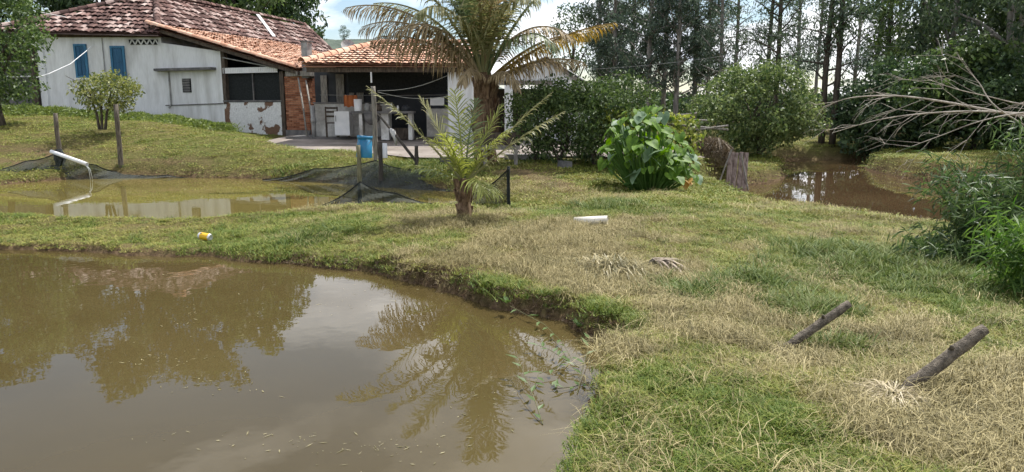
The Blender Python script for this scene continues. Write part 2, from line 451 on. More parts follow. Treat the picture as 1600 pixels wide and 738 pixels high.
for nm, arr in (('dry', dry_v), ('bare', np.clip(bare, 0, 1))):
    at = gme.attributes.new(nm, 'FLOAT', 'POINT'); at.data.foreach_set('value', arr.astype(np.float32))

def ground_material():
    m = bpy.data.materials.new('ground_turf'); m.use_nodes = True
    N, L = m.node_tree.nodes, m.node_tree.links; b = N['Principled BSDF']; b.inputs['Roughness'].default_value = 0.95
    b.inputs['Specular IOR Level'].default_value = 0.1
    tc = N.new('ShaderNodeTexCoord')
    def noise(s, d=5):
        n = N.new('ShaderNodeTexNoise'); n.inputs['Scale'].default_value = s; n.inputs['Detail'].default_value = d; n.inputs['Roughness'].default_value = 0.65
        L.new(tc.outputs['Object'], n.inputs['Vector']); return n.outputs['Fac']
    def ramp(f, cs):
        r = N.new('ShaderNodeValToRGB'); e = r.color_ramp.elements
        e[0].position, e[0].color = cs[0][0], (*cs[0][1], 1); e[1].position, e[1].color = cs[-1][0], (*cs[-1][1], 1)
        for p, c in cs[1:-1]: x = e.new(p); x.color = (*c, 1)
        L.new(f, r.inputs[0]); return r.outputs[0]
    def mix(f, a, c):
        x = N.new('ShaderNodeMix'); x.data_type = 'RGBA'; L.new(f, x.inputs[0]); L.new(a, x.inputs[6]); L.new(c, x.inputs[7]); return x.outputs[2]
    def attr(n): a = N.new('ShaderNodeAttribute'); a.attribute_name = n; return a.outputs['Fac']
    def mth(op, a, c=None):
        x = N.new('ShaderNodeMath'); x.operation = op; x.use_clamp = True
        for i, s in enumerate((a, c)):
            if s is None: continue
            if isinstance(s, float): x.inputs[i].default_value = s
            else: L.new(s, x.inputs[i])
        return x.outputs[0]
    green = ramp(noise(28), [(0.3, (0.04, 0.046, 0.013)), (0.5, (0.095, 0.10, 0.027)), (0.7, (0.18, 0.17, 0.05))])
    straw = ramp(noise(34), [(0.3, (0.050, 0.035, 0.016)), (0.5, (0.13, 0.10, 0.045)), (0.72, (0.28, 0.225, 0.11))])
    soil = ramp(noise(16), [(0.3, (0.045, 0.030, 0.018)), (0.55, (0.13, 0.085, 0.050)), (0.75, (0.22, 0.16, 0.10))])
    c = mix(attr('dry'), green, straw)
    f = mth('ADD', mth('MULTIPLY', attr('bare'), 1.0), mth('MULTIPLY', mth('SUBTRACT', noise(2.2), 0.56), 1.6))
    c = mix(f, c, soil)
    L.new(c, b.inputs['Base Color'])
    bu = N.new('ShaderNodeBump'); bu.inputs['Strength'].default_value = 0.9; bu.inputs['Distance'].default_value = 0.05
    L.new(noise(22, 7), bu.inputs['Height']); L.new(bu.outputs[0], b.inputs['Normal'])
    return m
ground = link('ground', gme, ground_material())
tag(ground, 'uneven grassy ground and earth banks between the fish ponds', None, kind='structure')

def water(name, poly, z, c1, c2, label, grow=0.5, bump=0.02, bscale=4.0, rough=0.015):
    pts = np.array([p[:2] for p in poly], float); cen = pts.mean(0)
    # a grid clipped to the pond outline
    P = [Vector((p[0], p[1], z)) for p in pts]
    out = []
    n = len(P)
    area = sum(P[i].x * P[(i + 1) % n].y - P[(i + 1) % n].x * P[i].y for i in range(n))
    for i in range(n):
        t = (P[(i + 1) % n] - P[i - 1]).normalized(); nrm = Vector((t.y, -t.x, 0)) * (1 if area > 0 else -1)
        out.append(P[i] + nrm * grow)
    if area < 0: out.reverse()
    m = bpy.data.materials.new(name + '_surface'); m.use_nodes = True
    N, L = m.node_tree.nodes, m.node_tree.links; b = N['Principled BSDF']
    b.inputs['Roughness'].default_value = rough; b.inputs['IOR'].default_value = 1.40
    b.inputs['Specular IOR Level'].default_value = 0.5
    tc = N.new('ShaderNodeTexCoord')
    nz = N.new('ShaderNodeTexNoise'); nz.inputs['Scale'].default_value = 0.5; nz.inputs['Detail'].default_value = 4
    L.new(tc.outputs['Object'], nz.inputs['Vector'])
    r = N.new('ShaderNodeValToRGB'); r.color_ramp.elements[0].position = .35; r.color_ramp.elements[1].position = .65
    r.color_ramp.elements[0].color = (*c1, 1); r.color_ramp.elements[1].color = (*c2, 1)
    L.new(nz.outputs['Fac'], r.inputs[0]); L.new(r.outputs[0], b.inputs['Base Color'])
    wv = N.new('ShaderNodeTexNoise'); wv.inputs['Scale'].default_value = bscale; wv.inputs['Detail'].default_value = 2.5
    L.new(tc.outputs['Object'], wv.inputs['Vector'])
    bu = N.new('ShaderNodeBump'); bu.inputs['Strength'].default_value = bump; bu.inputs['Distance'].default_value = 0.05
    L.new(wv.outputs['Fac'], bu.inputs['Height']); L.new(bu.outputs[0], b.inputs['Normal'])
    mb = MB(); mb.poly(*out)
    o = mb.build(name, m); tag(o, label, None, kind='structure'); return o
water('pond_water', PONDS[0][0], W_NEAR, (0.062, 0.046, 0.017), (0.078, 0.059, 0.024), 'still muddy brown pond water reflecting clouds and palm')
water('net_pond_water', PONDS[1][0], W_NET, (0.125, 0.10, 0.030), (0.15, 0.122, 0.038), 'yellow green water of the small netted pond', 0.6, 0.015, 4.0)
water('far_pond_water', PONDS[2][0], W_FAR, (0.060, 0.038, 0.020), (0.078, 0.050, 0.026), 'reddish brown water of the pond under the trees', 0.7, 0.015, 3.0)

# --- concrete yard before the kitchen
ymb = MB()
yx = np.linspace(-7.6, 4.5, 60)
for i in range(59):
    for j in range(10):
        q = [(yx[a], yard_front(yx[a]) + (26.5 - yard_front(yx[a])) * c / 10) for a, c in ((i, j), (i + 1, j), (i + 1, j + 1), (i, j + 1))]
        ymb.poly(*[(x, y, yard_z(y)) for x, y in q])
M_YARD = mat('yard_concrete', (0.15, 0.125, 0.105), (0.30, 0.26, 0.23), scale=1.2, lo=.3, hi=.7, bump=0.3, fine=0.12)
tag(ymb.build('yard_pavement', M_YARD), 'worn grey brown concrete yard before the open kitchen', kind='structure')
def YH(x, y): return yard_z(y)

# ------------------------------------------------------------------ grass (uncountable blades)
def blade_clump(name, n, spread, hmin, hmax, width, lean, rng, seg=2, flat=0.0):
    Vs, Fs = [], []
    for k in range(n):
        a, r = rng.uniform(0, 2 * math.pi), spread * math.sqrt(rng.random())
        bx, by = r * math.cos(a), r * math.sin(a)
        h = rng.uniform(hmin, hmax); w = width * rng.uniform(0.7, 1.3)
        la = rng.uniform(0, 2 * math.pi); ln = lean * rng.uniform(0.3, 1.3) * h
        dx, dy = math.cos(la), math.sin(la); sx, sy = -dy * w / 2, dx * w / 2
        i = len(Vs)
        z0 = -0.01 + flat * rng.uniform(0, 0.05)
        for s in range(seg + 1):
            t = s / seg; ww = 1 - t * 0.85
            px, py = bx + dx * ln * t * t ** 0.5, by + dy * ln * t * t ** 0.5
            pz = z0 + (h * t * (1 - 0.25 * t * lean) if flat == 0 else 0.035 * math.sin(math.pi * t) * rng.uniform(0.2, 1.6))
            Vs += [(px - sx * ww, py - sy * ww, pz), (px + sx * ww, py + sy * ww, pz)]
        for s in range(seg): Fs.append((i + 2 * s, i + 2 * s + 1, i + 2 * s + 3, i + 2 * s + 2))
    return np_mesh(name, np.array(Vs), np.array(Fs))

def tint_mat(name, stops, trans=0.25, rough=0.6):
    m = bpy.data.materials.new(name); m.use_nodes = True
    N, L = m.node_tree.nodes, m.node_tree.links; b = N['Principled BSDF']
    b.inputs['Roughness'].default_value = rough; b.inputs['Specular IOR Level'].default_value = 0.25
    a = N.new('ShaderNodeAttribute'); a.attribute_type = 'INSTANCER'; a.attribute_name = 'tint'
    ge = N.new('ShaderNodeNewGeometry')
    ad = N.new('ShaderNodeMath'); ad.operation = 'MULTIPLY_ADD'; ad.inputs[1].default_value = 0.5
    L.new(ge.outputs['Random Per Island'], ad.inputs[0])
    sb = N.new('ShaderNodeMath'); sb.operation = 'SUBTRACT'; sb.inputs[1].default_value = 0.25
    L.new(a.outputs['Fac'], sb.inputs[0]); L.new(sb.outputs[0], ad.inputs[2])
    r = N.new('ShaderNodeValToRGB'); e = r.color_ramp.elements
    e[0].position, e[0].color = stops[0][0], (*stops[0][1], 1); e[1].position, e[1].color = stops[-1][0], (*stops[-1][1], 1)
    for p, c in stops[1:-1]: x = e.new(p); x.color = (*c, 1)
    L.new(ad.outputs[0], r.inputs[0]); L.new(r.outputs[0], b.inputs['Base Color'])
    tr = N.new('ShaderNodeBsdfTranslucent'); L.new(r.outputs[0], tr.inputs[0])
    ms = N.new('ShaderNodeMixShader'); ms.inputs[0].default_value = trans
    L.new(b.outputs[0], ms.inputs[1]); L.new(tr.outputs[0], ms.inputs[2]); L.new(ms.outputs[0], N['Material Output'].inputs[0])
    return m

def scatter(name, pts, rot, scl, idx, tint, meshes, material, label):
    me = bpy.data.meshes.new(name); me.vertices.add(len(pts)); me.vertices.foreach_set('co', np.ascontiguousarray(pts, np.float32).ravel())
    for nm, ty, arr in (('rot', 'FLOAT_VECTOR', rot), ('scl', 'FLOAT_VECTOR', scl), ('idx', 'INT', idx), ('tint', 'FLOAT', tint)):
        at = me.attributes.new(nm, ty, 'POINT')
        at.data.foreach_set('vector' if ty == 'FLOAT_VECTOR' else 'value', np.ascontiguousarray(arr, np.int32 if ty == 'INT' else np.float32).ravel())
    o = link(name, me)
    ng = bpy.data.node_groups.new(name + '_scatter', 'GeometryNodeTree')
    ng.interface.new_socket('Geometry', in_out='INPUT', socket_type='NodeSocketGeometry')
    ng.interface.new_socket('Geometry', in_out='OUTPUT', socket_type='NodeSocketGeometry')
    N, L = ng.nodes, ng.links
    gi, go = N.new('NodeGroupInput'), N.new('NodeGroupOutput')
    iop = N.new('GeometryNodeInstanceOnPoints')
    jn = N.new('GeometryNodeGeometryToInstance')
    for k in reversed(range(len(meshes))):
        meshes[k].materials.clear(); meshes[k].materials.append(material)
        src = bpy.data.objects.new(name + '_tuft', meshes[k])
        oi = N.new('GeometryNodeObjectInfo'); oi.inputs['Object'].default_value = src; oi.inputs['As Instance'].default_value = False
        L.new(oi.outputs['Geometry'], jn.inputs[0])
    def na(nm, ty):
        n = N.new('GeometryNodeInputNamedAttribute'); n.data_type = ty; n.inputs['Name'].default_value = nm
        return n.outputs['Attribute']
    L.new(gi.outputs[0], iop.inputs['Points']); L.new(jn.outputs[0], iop.inputs['Instance'])
    iop.inputs['Pick Instance'].default_value = True
    L.new(na('idx', 'INT'), iop.inputs['Instance Index'])
    L.new(na('rot', 'FLOAT_VECTOR'), iop.inputs['Rotation']); L.new(na('scl', 'FLOAT_VECTOR'), iop.inputs['Scale'])
    L.new(iop.outputs[0], go.inputs[0])
    md = o.modifiers.new('scatter', 'NODES'); md.node_group = ng
    tag(o, label, None, kind='stuff'); return o

def bank_clear(x, y, z):                           # True where the ground is above every pond's water
    ok = np.ones(len(x), bool)
    for poly, wz, bw in PONDS:
        lo = np.array(poly).min(0) - 1; hi = np.array(poly).max(0) + 1
        m = (x > lo[0]) & (x < hi[0]) & (y > lo[1]) & (y < hi[1])
        i = np.where(m)[0]; sd = poly_sdf(x[i], y[i], poly)
        ok[i] &= ~((z[i] < wz + 0.035 + (.055 * (x[i] > -.4) if wz == W_NEAR else 0)) & (sd < 0.45))
    return ok
POST_FEET = [on(1403, 617), on(1226, 545)]
def field(rng, n, y0, y1, dens_pow=2.0, umin=-120, umax=1720):
    # more points near the viewer: y drawn with density ~ 1/y^pow
    t = rng.random(n); k = 1 - dens_pow + 1
    y = (y0 ** k + t * (y1 ** k - y0 ** k)) ** (1 / k) if abs(k) > 1e-6 else y0 * (y1 / y0) ** t
    x = ((umin + rng.random(n) * (umax - umin)) - 800) / FPX * (y * CP + 0.5)
    z = height_np(x, y)
    ok = bank_clear(x, y, z) & ~((poly_sdf(x, y, YARD_POLY) < 0.05))
    ok &= ~((x < -7) & (y > 27.3)) & ~((x > -8) & (x < 5) & (y > 24))
    for q in POST_FEET: ok &= ((x - q.x) ** 2 + (y - q.y + .05) ** 2) > .11 ** 2
    return x[ok], y[ok], z[ok]
rg = np.random.default_rng(5)
M_GRASS = tint_mat('grass_blade', [(0.0, (0.085, 0.14, 0.018)), (0.25, (0.19, 0.235, 0.040)), (0.5, (0.285, 0.28, 0.066)), (0.75, (0.31, 0.27, 0.08)), (1.0, (0.345, 0.29, 0.115))])
grass_meshes = [blade_clump('grass', 34, 0.085, 0.010, 0.042, 0.0066, 1.2, rg) for _ in range(4)] + [blade_clump('grass', 30, 0.07, 0.015, 0.065, 0.007, 1.3, rg) for _ in range(2)]
x, y, z = field(rg, 62000, 2.2, 13.0, 1.75)
dry, weed = maps(x, y)
keep = rg.random(len(x)) < 1.0 - 0.90 * np.clip(dry * 1.25 - .15, 0, 1)
x, y, z, dry, weed = x[keep], y[keep], z[keep], dry[keep], weed[keep]
n = len(x); s = rg.uniform(0.7, 1.25, n) * (1 + 0.05 * np.maximum(y - 5, 0)) * (1 + 0.5 * weed)
rot = np.c_[rg.uniform(-.12, .12, n), rg.uniform(-.12, .12, n), rg.uniform(0, 6.28, n)]
scl = np.c_[s, s, s * rg.uniform(0.6, 1.25, n) * (1.1 - 0.65 * dry) / (1 + 0.035 * np.maximum(y - 5, 0))]
scatter('grass', np.c_[x, y, z], rot, scl, rg.integers(0, 6, n), np.clip(0.12 + dry * 0.75 + rg.normal(0, .12, n), 0, 1), grass_meshes, M_GRASS, 'short mown grass with green and dry patches on the dykes')
# coarser turf further off
far_meshes = [blade_clump('lawn_grass', 26, 0.22, 0.015, 0.065, 0.02, 1.1, rg) for _ in range(4)]
x, y, z = field(rg, 42000, 11.5, 30.0, 1.3, -200, 1900)
dry, weed = maps(x, y); n = len(x)
s = rg.uniform(0.6, 1.2, n)
kb = np.ones(n, bool)
for pts, w in BANK_LINES: kb &= rg.random(n) > 0.9 * np.exp(-(line_dist(x, y, pts) / (w * 1.2)) ** 2)
x, y, z, dry, weed, s = (q[kb] for q in (x, y, z, dry, weed, s)); n = len(x)
lawn = sstep((-x - 3) / 4) * sstep((y - 15) / 3)
scl = np.c_[s, s, s * rg.uniform(0.4, 1.0, n) * (1 - 0.35 * lawn) * (1 + 0.8 * weed)]
scatter('lawn_grass', np.c_[x, y, z], np.c_[rg.uniform(-.12, .12, n), rg.uniform(-.12, .12, n), rg.uniform(0, 6.28, n)], scl, rg.integers(0, 4, n),
        np.clip(0.20 + dry * 0.5 + rg.normal(0, .10, n), 0, 1), far_meshes, M_GRASS, 'pale green turf on the banks and lawn below the house')
# cut straw lying about
M_STRAW = tint_mat('straw_stalk', [(0.0, (0.07, 0.062, 0.02)), (0.45, (0.225, 0.19, 0.075)), (1.0, (0.47, 0.395, 0.205))], 0.12)
straw_meshes = [blade_clump('dry_straw', 22, 0.13, 0.06, 0.30, 0.0038, 1.0, rg, 3, 1.0) for _ in range(5)]
x, y, z = field(rg, 60000, 2.4, 14.0, 1.7, 400, 1720)
dry, weed = maps(x, y)
keep = rg.random(len(x)) < np.clip((dry - 0.42) * 1.5, 0.03, 1) * (0.35 + 1.0 * sstep((fbm(x * 3.1, y * 3.1, 3, 52) - .35) / .3)) 
x, y, z, dry = x[keep], y[keep], z[keep], dry[keep]; n = len(x)
s = rg.uniform(0.6, 1.2, n)
scatter('dry_straw', np.c_[x, y, z + 0.008], np.c_[rg.uniform(-.08, .08, n), rg.uniform(-.08, .08, n), rg.uniform(0, 6.28, n)], np.c_[s, s, s * rg.uniform(.4, 1.3, n)], rg.integers(0, 5, n),
        np.clip(rg.normal(0.5, .25, n), 0, 1), straw_meshes, M_STRAW, 'cut dry straw strewn over the field and dyke')
# broad low weeds
M_WEED = tint_mat('weed_leaf', [(0.0, (0.06, 0.10, 0.02)), (0.5, (0.12, 0.17, 0.04)), (1.0, (0.22, 0.24, 0.09))], 0.3)
weed_meshes = [blade_clump('weeds', 22, 0.11, 0.05, 0.16, 0.016, 1.0, rg, 3) for _ in range(4)]
x, y, z = field(rg, 60000, 2.4, 22.0, 1.7, -100, 1720)
dry, weed = maps(x, y)
keep = rg.random(len(x)) < np.where(weed > 0.3, weed * 0.5, 0.035)
x, y, z, weed = x[keep], y[keep], z[keep], weed[keep]; n = len(x)
s = rg.uniform(0.5, 1.2, n) * (0.45 + 0.65 * weed) * (1 + 0.03 * np.maximum(y - 6, 0))
scatter('weeds', np.c_[x, y, z], np.c_[rg.uniform(-.2, .2, n), rg.uniform(-.2, .2, n), rg.uniform(0, 6.28, n)], np.c_[s, s, s], rg.integers(0, 4, n),
        np.clip(rg.normal(0.5, .25, n), 0, 1), weed_meshes, M_WEED, 'broad leaved green weeds in tufts among the grass')

# ------------------------------------------------------------------ farmhouse
M_WALL = mat('limewash', (0.50, 0.50, 0.49), (0.72, 0.73, 0.74), scale=1.5, detail=7, lo=.3, hi=.55, stretch=(1.6, 1.6, .3), bump=0.25, bscale=9, fine=0.06)
M_PEEL = mat('peeling_limewash', (0.17, 0.10, 0.065), (0.66, 0.66, 0.65), scale=1.9, detail=10, lo=.455, hi=.475, bump=0.4, bscale=14, fine=0.15)
M_DIRTY = mat('stained_plaster', (0.34, 0.32, 0.29), (0.68, 0.67, 0.64), scale=1.6, detail=7, lo=.33, hi=.6, bump=0.3, fine=0.15)
M_DARK = mat('shade_soot_plaster', (0.030, 0.034, 0.040), (0.055, 0.058, 0.064), scale=2)  # interior shade put into the wall colour; also colours the sooty pot
M_BLUE = mat('blue_paint', (0.03, 0.13, 0.24), (0.05, 0.18, 0.30), scale=4, rough=.55, stretch=(6, 6, 1), fine=.12)
M_BLUE2 = mat('blue_shutter_paint', (0.02, 0.085, 0.17), (0.035, 0.12, 0.22), scale=4, rough=.6, stretch=(8, 8, 1), fine=.15)
M_TIMBER = mat('dark_timber', (0.045, 0.035, 0.028), (0.11, 0.085, 0.065), scale=5, stretch=(4, 4, 1), fine=.2)
M_GREYWOOD = mat('grey_weathered_wood', (0.13, 0.12, 0.105), (0.30, 0.275, 0.24), scale=7, stretch=(6, 6, .8), bump=.4, fine=.2)
M_OLD = mat('old_roof_tile', (0.080, 0.050, 0.045), (0.52, 0.42, 0.38), c3=(0.19, 0.115, 0.10), scale=3, lo=.2, hi=1.0, island=.8, rough=.95, fine=.25, spec=.1)
M_NEW = mat('new_roof_tile', (0.52, 0.27, 0.18), (0.72, 0.50, 0.385), c3=(0.65, 0.40, 0.285), scale=1.5, lo=.2, hi=.85, island=.55, rough=.95, fine=.12, spec=.1)
M_UNDER = mat('roof_underside', (0.06, 0.035, 0.025), (0.09, 0.05, 0.035))
M_BRICK = mat('red_brick', (0.20, 0.075, 0.040), (0.40, 0.19, 0.11), c3=(0.30, 0.12, 0.065), scale=4, lo=.25, hi=.8, island=.7, rough=.95, bump=.3)
M_MORTAR = mat('mortar', (0.20, 0.15, 0.11), (0.30, 0.24, 0.19), scale=6)
M_GREY = mat('grey_cement', (0.22, 0.22, 0.22), (0.36, 0.36, 0.35), scale=4, bump=.2, fine=.1)
M_DGREY = mat('dark_stained_cement', (0.09, 0.09, 0.09), (0.18, 0.17, 0.165), scale=4, bump=.2, fine=.15)
M_WHITE = mat('white_plastic', (0.72, 0.73, 0.74), (0.80, 0.80, 0.80), scale=5, rough=.4)
M_NETBLACK = mat('black_screen', (0.010, 0.012, 0.013), (0.020, 0.024, 0.024), scale=20, rough=.9)
M_STEEL = mat('dull_galvanised', (0.24, 0.25, 0.26), (0.36, 0.37, 0.38), scale=5, rough=.6, metal=.3)

def tile_face(poly, width=0.20, expose=0.34, rise=0.065, jit=0.012, rng=RNG, margin=0.0):
    P = [Vector(p) for p in poly]
    e = (P[1] - P[0]).normalized(); nrm = None
    nrm = (P[1] - P[0]).cross(P[2] - P[0]).normalized()
    if nrm.z < 0: nrm = -nrm
    s = nrm.cross(e)
    if s.z < 0: s = -s
    q = np.array([((p - P[0]).dot(e), (p - P[0]).dot(s)) for p in P])
    us = np.arange(q[:, 0].min(), q[:, 0].max(), width) + width / 2
    vs = np.arange(q[:, 1].min() - 0.06, q[:, 1].max(), expose)
    U, W = np.meshgrid(us, vs)
    U, W = U.ravel(), W.ravel()
    ok = poly_sdf(U, W + expose * 0.5, q) < margin
    U, W = U[ok], W[ok]
    U = U + rng.normal(0, jit, len(U)); W = W + rng.normal(0, jit * 1.6, len(W))
    tw = rng.normal(0, 0.035, len(U)); lift = np.abs(rng.normal(0, 0.012, len(U)))
    e, s, nn, p0 = (np.array(a) for a in (e, s, nrm, P[0]))
    V, F = [], []
    ang = np.linspace(-1, 1, 6)
    for k in range(len(U)):
        base = len(V) * 12
        row = []
        for (t, sc, hz) in ((0.0, 1.12, rise * 0.55 + 0.02 + lift[k]), (1.0, 0.92, 0.008)):
            for a in ang:
                du = a * width * 0.54 * sc; h = math.sqrt(max(0, 1 - a * a * .98)) * rise + hz
                row.append(p0 + e * (U[k] + du + tw[k] * t * expose) + s * (W[k] + t * expose * 1.12) + nn * h)
        V.append(row)
        for j in range(5): F.append((base + j, base + j + 1, base + 7 + j, base + 6 + j))
    return np.array(V).reshape(-1, 3), np.array(F)
def tiled(parent, name, faces, material, under, **kw):
    Vs, Fs, n = [], [], 0
    mb = MB()
    for f in faces:
        v, t = tile_face(f, **kw); Vs.append(v); Fs.append(t + n); n += len(v)
        mb.poly(*f); mb.poly(*[Vector(p) - Vector((0, 0, 0.07)) for p in reversed(f)])
    o = part(mb, name, under, parent)
    me = np_mesh('tile', np.concatenate(Vs), np.concatenate(Fs))
    me.polygons.foreach_set('use_smooth', [True] * len(me.polygons))
    t = link('tile', me, material, o); t['kind'] = 'stuff'
    return o
def ridge_tiles(parent, a, b, material, r=0.12, step=0.33):
    a, b = Vector(a), Vector(b); d = b - a; n = max(2, int(d.length / step)); d.normalize()
    side = d.cross(Vector((0, 0, 1))).normalized(); up = side.cross(d)
    V, F = [], []
    for k in range(n):
        base = len(V)
        for t, rr in ((0, r * 1.1), (1.1, r * 0.92)):
            for j in range(7):
                an = math.pi * j / 6
                V.append(a + d * (k + t) * step + side * math.cos(an) * rr + up * (math.sin(an) * rr + 0.02) + Vector((0, 0, random.uniform(-.012, .012))))
        for j in range(6): F.append((base + j, base + j + 1, base + 8 + j, base + 7 + j))
    me = np_mesh('ridge_tile', np.array(V), np.array(F))
    o = link('ridge_tile', me, material, parent); o['kind'] = 'stuff'; return o

house = thing('farmhouse', 'old white farmhouse with weathered tile roof, orange lean-to and open kitchen', 'house', (-12, 28, 0.9))
dd = Vector((0.27, 0.963, 0)).normalized()
EZ = 4.22
A_, B_ = Vector((-18.9, 27.65, EZ)), Vector((-12.85, 27.6, EZ - 0.12))
R0, R1 = Vector((-14.4, 31.0, 5.93)), Vector((-11.4, 41.7, 5.85))
Bf = B_ + dd * 13.0; Af = A_ + dd * 13.0
old_roof = tiled(house, 'old_roof', [(B_, Bf, R1, R0), (A_, B_, R0)], M_OLD, M_OLD, jit=0.02, width=0.19, expose=0.36, rise=0.06)
mb = MB(); mb.poly(A_, R0, R1, Af); mb.poly(Af, R1, Bf); part(mb, 'rear_roof_slope', M_OLD, house)
for a, b in ((B_, R0), (A_, R0), (R0, R1), (R1, Bf)): ridge_tiles(old_roof, a + Vector((0, 0, .05)), b + Vector((0, 0, .05)), M_OLD)
# white valley flashing and apex finial tile
def on_face(t, s): return B_.lerp(Bf, t).lerp(R0.lerp(R1, t), s)
mb = MB(); a, b = on_face(.60, .96), on_face(.60, .30)
mb.obox(a + Vector((0, 0, .12)), dd * 0.28, b - a, Vector((0, 0, .04))); part(mb, 'valley_flashing', M_WALL, house)
mb = MB(); mb.obox(R0 + Vector((-.25, -.2, .12)), (.5, 0, 0), (0, .3, 0), (0, 0, .10)); part(mb, 'apex_tile', M_NEW, house)
# walls
mb = MB(); mb.wall((-17.6, 28), (-12.95, 28), 0.2, 4.1, 0.3); front = part(mb, 'wall', M_WALL, house)
mb = MB(); mb.wall((-17.6, 28.002), (-14.6, 39), 0.2, 4.1, -0.3); part(mb, 'wall', M_WALL, house)
mb = MB(); mb.wall((-12.95, 28.3), (-9.6, 40), 0.2, 4.1, 0.3); part(mb, 'wall', M_WALL, house)
mb = MB(); mb.wall((-17.75, 27.97), (-12.9, 27.97), 4.02, 4.16, 0.1); part(mb, 'eave_beam', M_TIMBER, house)
# left wing of grey boards behind the shrub
mb = MB(); mb.wall((-22, 28.6), (-17.85, 28.35), 0.4, 3.1, 0.15); part(mb, 'grey_wall', M_DGREY, house)
mb = MB(); mb.obox((-17.83, 27.9, 0.4), (.16, 0, 0), (0, .16, 0), (0, 0, 3.3)); part(mb, 'corner_post', M_TIMBER, house)
mb = MB(); mb.obox((-22, 28.2, 3.1), (4.1, -.3, 0), (0, 1.5, .1), (0, 0, .06)); part(mb, 'shed_roof', M_GREY, house)
mb = MB(); mb.tube([(-19.7, 28.2, 2.6), (-17.85, 28.1, 2.62)], .03, 6); part(mb, 'clothes_rail', M_WHITE, house)

def sub(mb, name, material, parent, smooth=False, kind=None):
    o = part(mb, name, material, parent, smooth)
    off = Vector((0, 0, 0)); p = parent
    while p is not None: off += p.location; p = p.parent
    o.location = -off
    if kind: o['kind'] = kind
    return o
def window(u0, u1, v0, v1, y, leaves):
    a, b = D(u0, v0, y), D(u1, v1, y); x0, x1, z0, z1 = a.x, b.x, b.z, a.z; f = 0.075
    w = MB(); w.box(x0, x0 + f, y - .06, y + .02, z0, z1); w.box(x1 - f, x1, y - .06, y + .02, z0, z1)
    w.box(x0 + f, x1 - f, y - .057, y + .02, z1 - f, z1); w.box(x0 + f, x1 - f, y - .057, y + .02, z0, z0 + f)
    o = part(w, 'window', M_BLUE, house)
    w = MB(); w.box(x0 - .05, x1 + .05, y - .1, y + .02, z0 - .06, z0 - .003); sub(w, 'sill', M_WALL, o)
    n = leaves; ww = (x1 - x0 - 2 * f) / n
    for k in range(n):
        w = MB(); w.box(x0 + f + k * ww + .006, x0 + f + (k + 1) * ww - .006, y - .03, y + .01, z0 + f + .004, z1 - f - .004)
        w.box(x0 + f + k * ww + .03, x0 + f + (k + 1) * ww - .03, y - .042, y - .031, z0 + f + .05, (z0 + z1) / 2 - .03)
        w.box(x0 + f + k * ww + .03, x0 + f + (k + 1) * ww - .03, y - .042, y - .031, (z0 + z1) / 2 + .03, z1 - f - .05)
        sub(w, 'shutter', M_BLUE2, o)
    return o
window(115, 140, 69, 122, 27.99, 2)
window(172, 199, 72, 126, 27.99, 1)
# triangle vent lattice under the eave
vt = MB(); c0, c1 = D(201, 62, 27.98), D(247, 70, 27.98)
vt.box(c0.x, c1.x, 27.975, 27.99, c1.z, c0.z); vo = part(vt, 'vent_lattice', M_NETBLACK, house)
vt = MB(); n = 5; ww = (c1.x - c0.x) / n
for k in range(n):
    x = c0.x + k * ww
    vt.hexa([(x, 27.95, c1.z), (x + .05, 27.95, c1.z), (x + .05, 27.972, c1.z), (x, 27.972, c1.z), (x + ww / 2, 27.95, c0.z), (x + ww / 2 + .05, 27.95, c0.z), (x + ww / 2 + .05, 27.972, c0.z), (x + ww / 2, 27.972, c0.z)])
    vt.hexa([(x + ww, 27.945, c1.z), (x + ww + .05, 27.945, c1.z), (x + ww + .05, 27.968, c1.z), (x + ww, 27.968, c1.z), (x + ww / 2, 27.945, c0.z), (x + ww / 2 + .05, 27.945, c0.z), (x + ww / 2 + .05, 27.968, c0.z), (x + ww / 2, 27.968, c0.z)])
sub(vt, 'lattice_bar', M_WALL, vo)
# thin conduit on the wall
mb = MB(); p = D(159, 60, 27.97); mb.tube([(p.x, 27.97, 4.0), (p.x, 27.97, 2.2)], .018, 6); part(mb, 'conduit', M_GREY, house)

# lean-to
LA, LB = Vector((-12.95, 28.0, 0)), Vector((-7.2, 25.5, 0))
ld = (LB - LA).normalized(); ln_ = Vector((ld.y, -ld.x, 0)); ln_ = ln_ if ln_.y < 0 else -ln_
def LP(t, off=0.0): return LA.lerp(LB, t) + ln_ * off
mb = MB(); mb.wall(LP(0), LP(.453), -.2, (3.83, 3.44), 0.22); part(mb, 'wall', M_WALL, house)
mb = MB(); mb.wall(LP(.453), LP(.868), -.3, 1.66, 0.22); part(mb, 'low_wall', M_PEEL, house)
mb = MB(); mb.obox(LP(.45, .03) + Vector((0, 0, 1.68)), ld * 2.65, -ln_ * .28, Vector((0, 0, .05))); part(mb, 'sill_board', M_DGREY, house)
for t in (.453, .865):
    mb = MB(); mb.obox(LP(t, .02) + Vector((0, 0, 0.1 if t > .6 else 1.6)), ld * .16, -ln_ * .16, Vector((0, 0, 1.88 if t < .6 else 2.6))); part(mb, 'post', M_TIMBER, house)
zt = lambda t: 4.42 - 1.62 * t
V0, V1 = LP(-.05, .3) + Vector((0, 0, zt(-.05))), LP(1.03, .3) + Vector((0, 0, zt(1.03)))
V1b, V0b = V1 + dd * 7.5, V0 + dd * 9.5
lean = tiled(house, 'lean_to_roof', [(V1, V1b, V0b, V0)], M_NEW, M_NEW, jit=0.006, width=0.16, expose=0.36, rise=.032)
ridge_tiles(lean, V0 + Vector((0, 0, .02)), V1 + Vector((0, 0, .02)), M_NEW, r=.09)
mb = MB(); mb.obox(V0 + Vector((0, 0, -.2)) - ln_ * .06, V1 - V0, -ln_ * .06, Vector((0, 0, .13))); part(mb, 'barge_board', M_TIMBER, house)
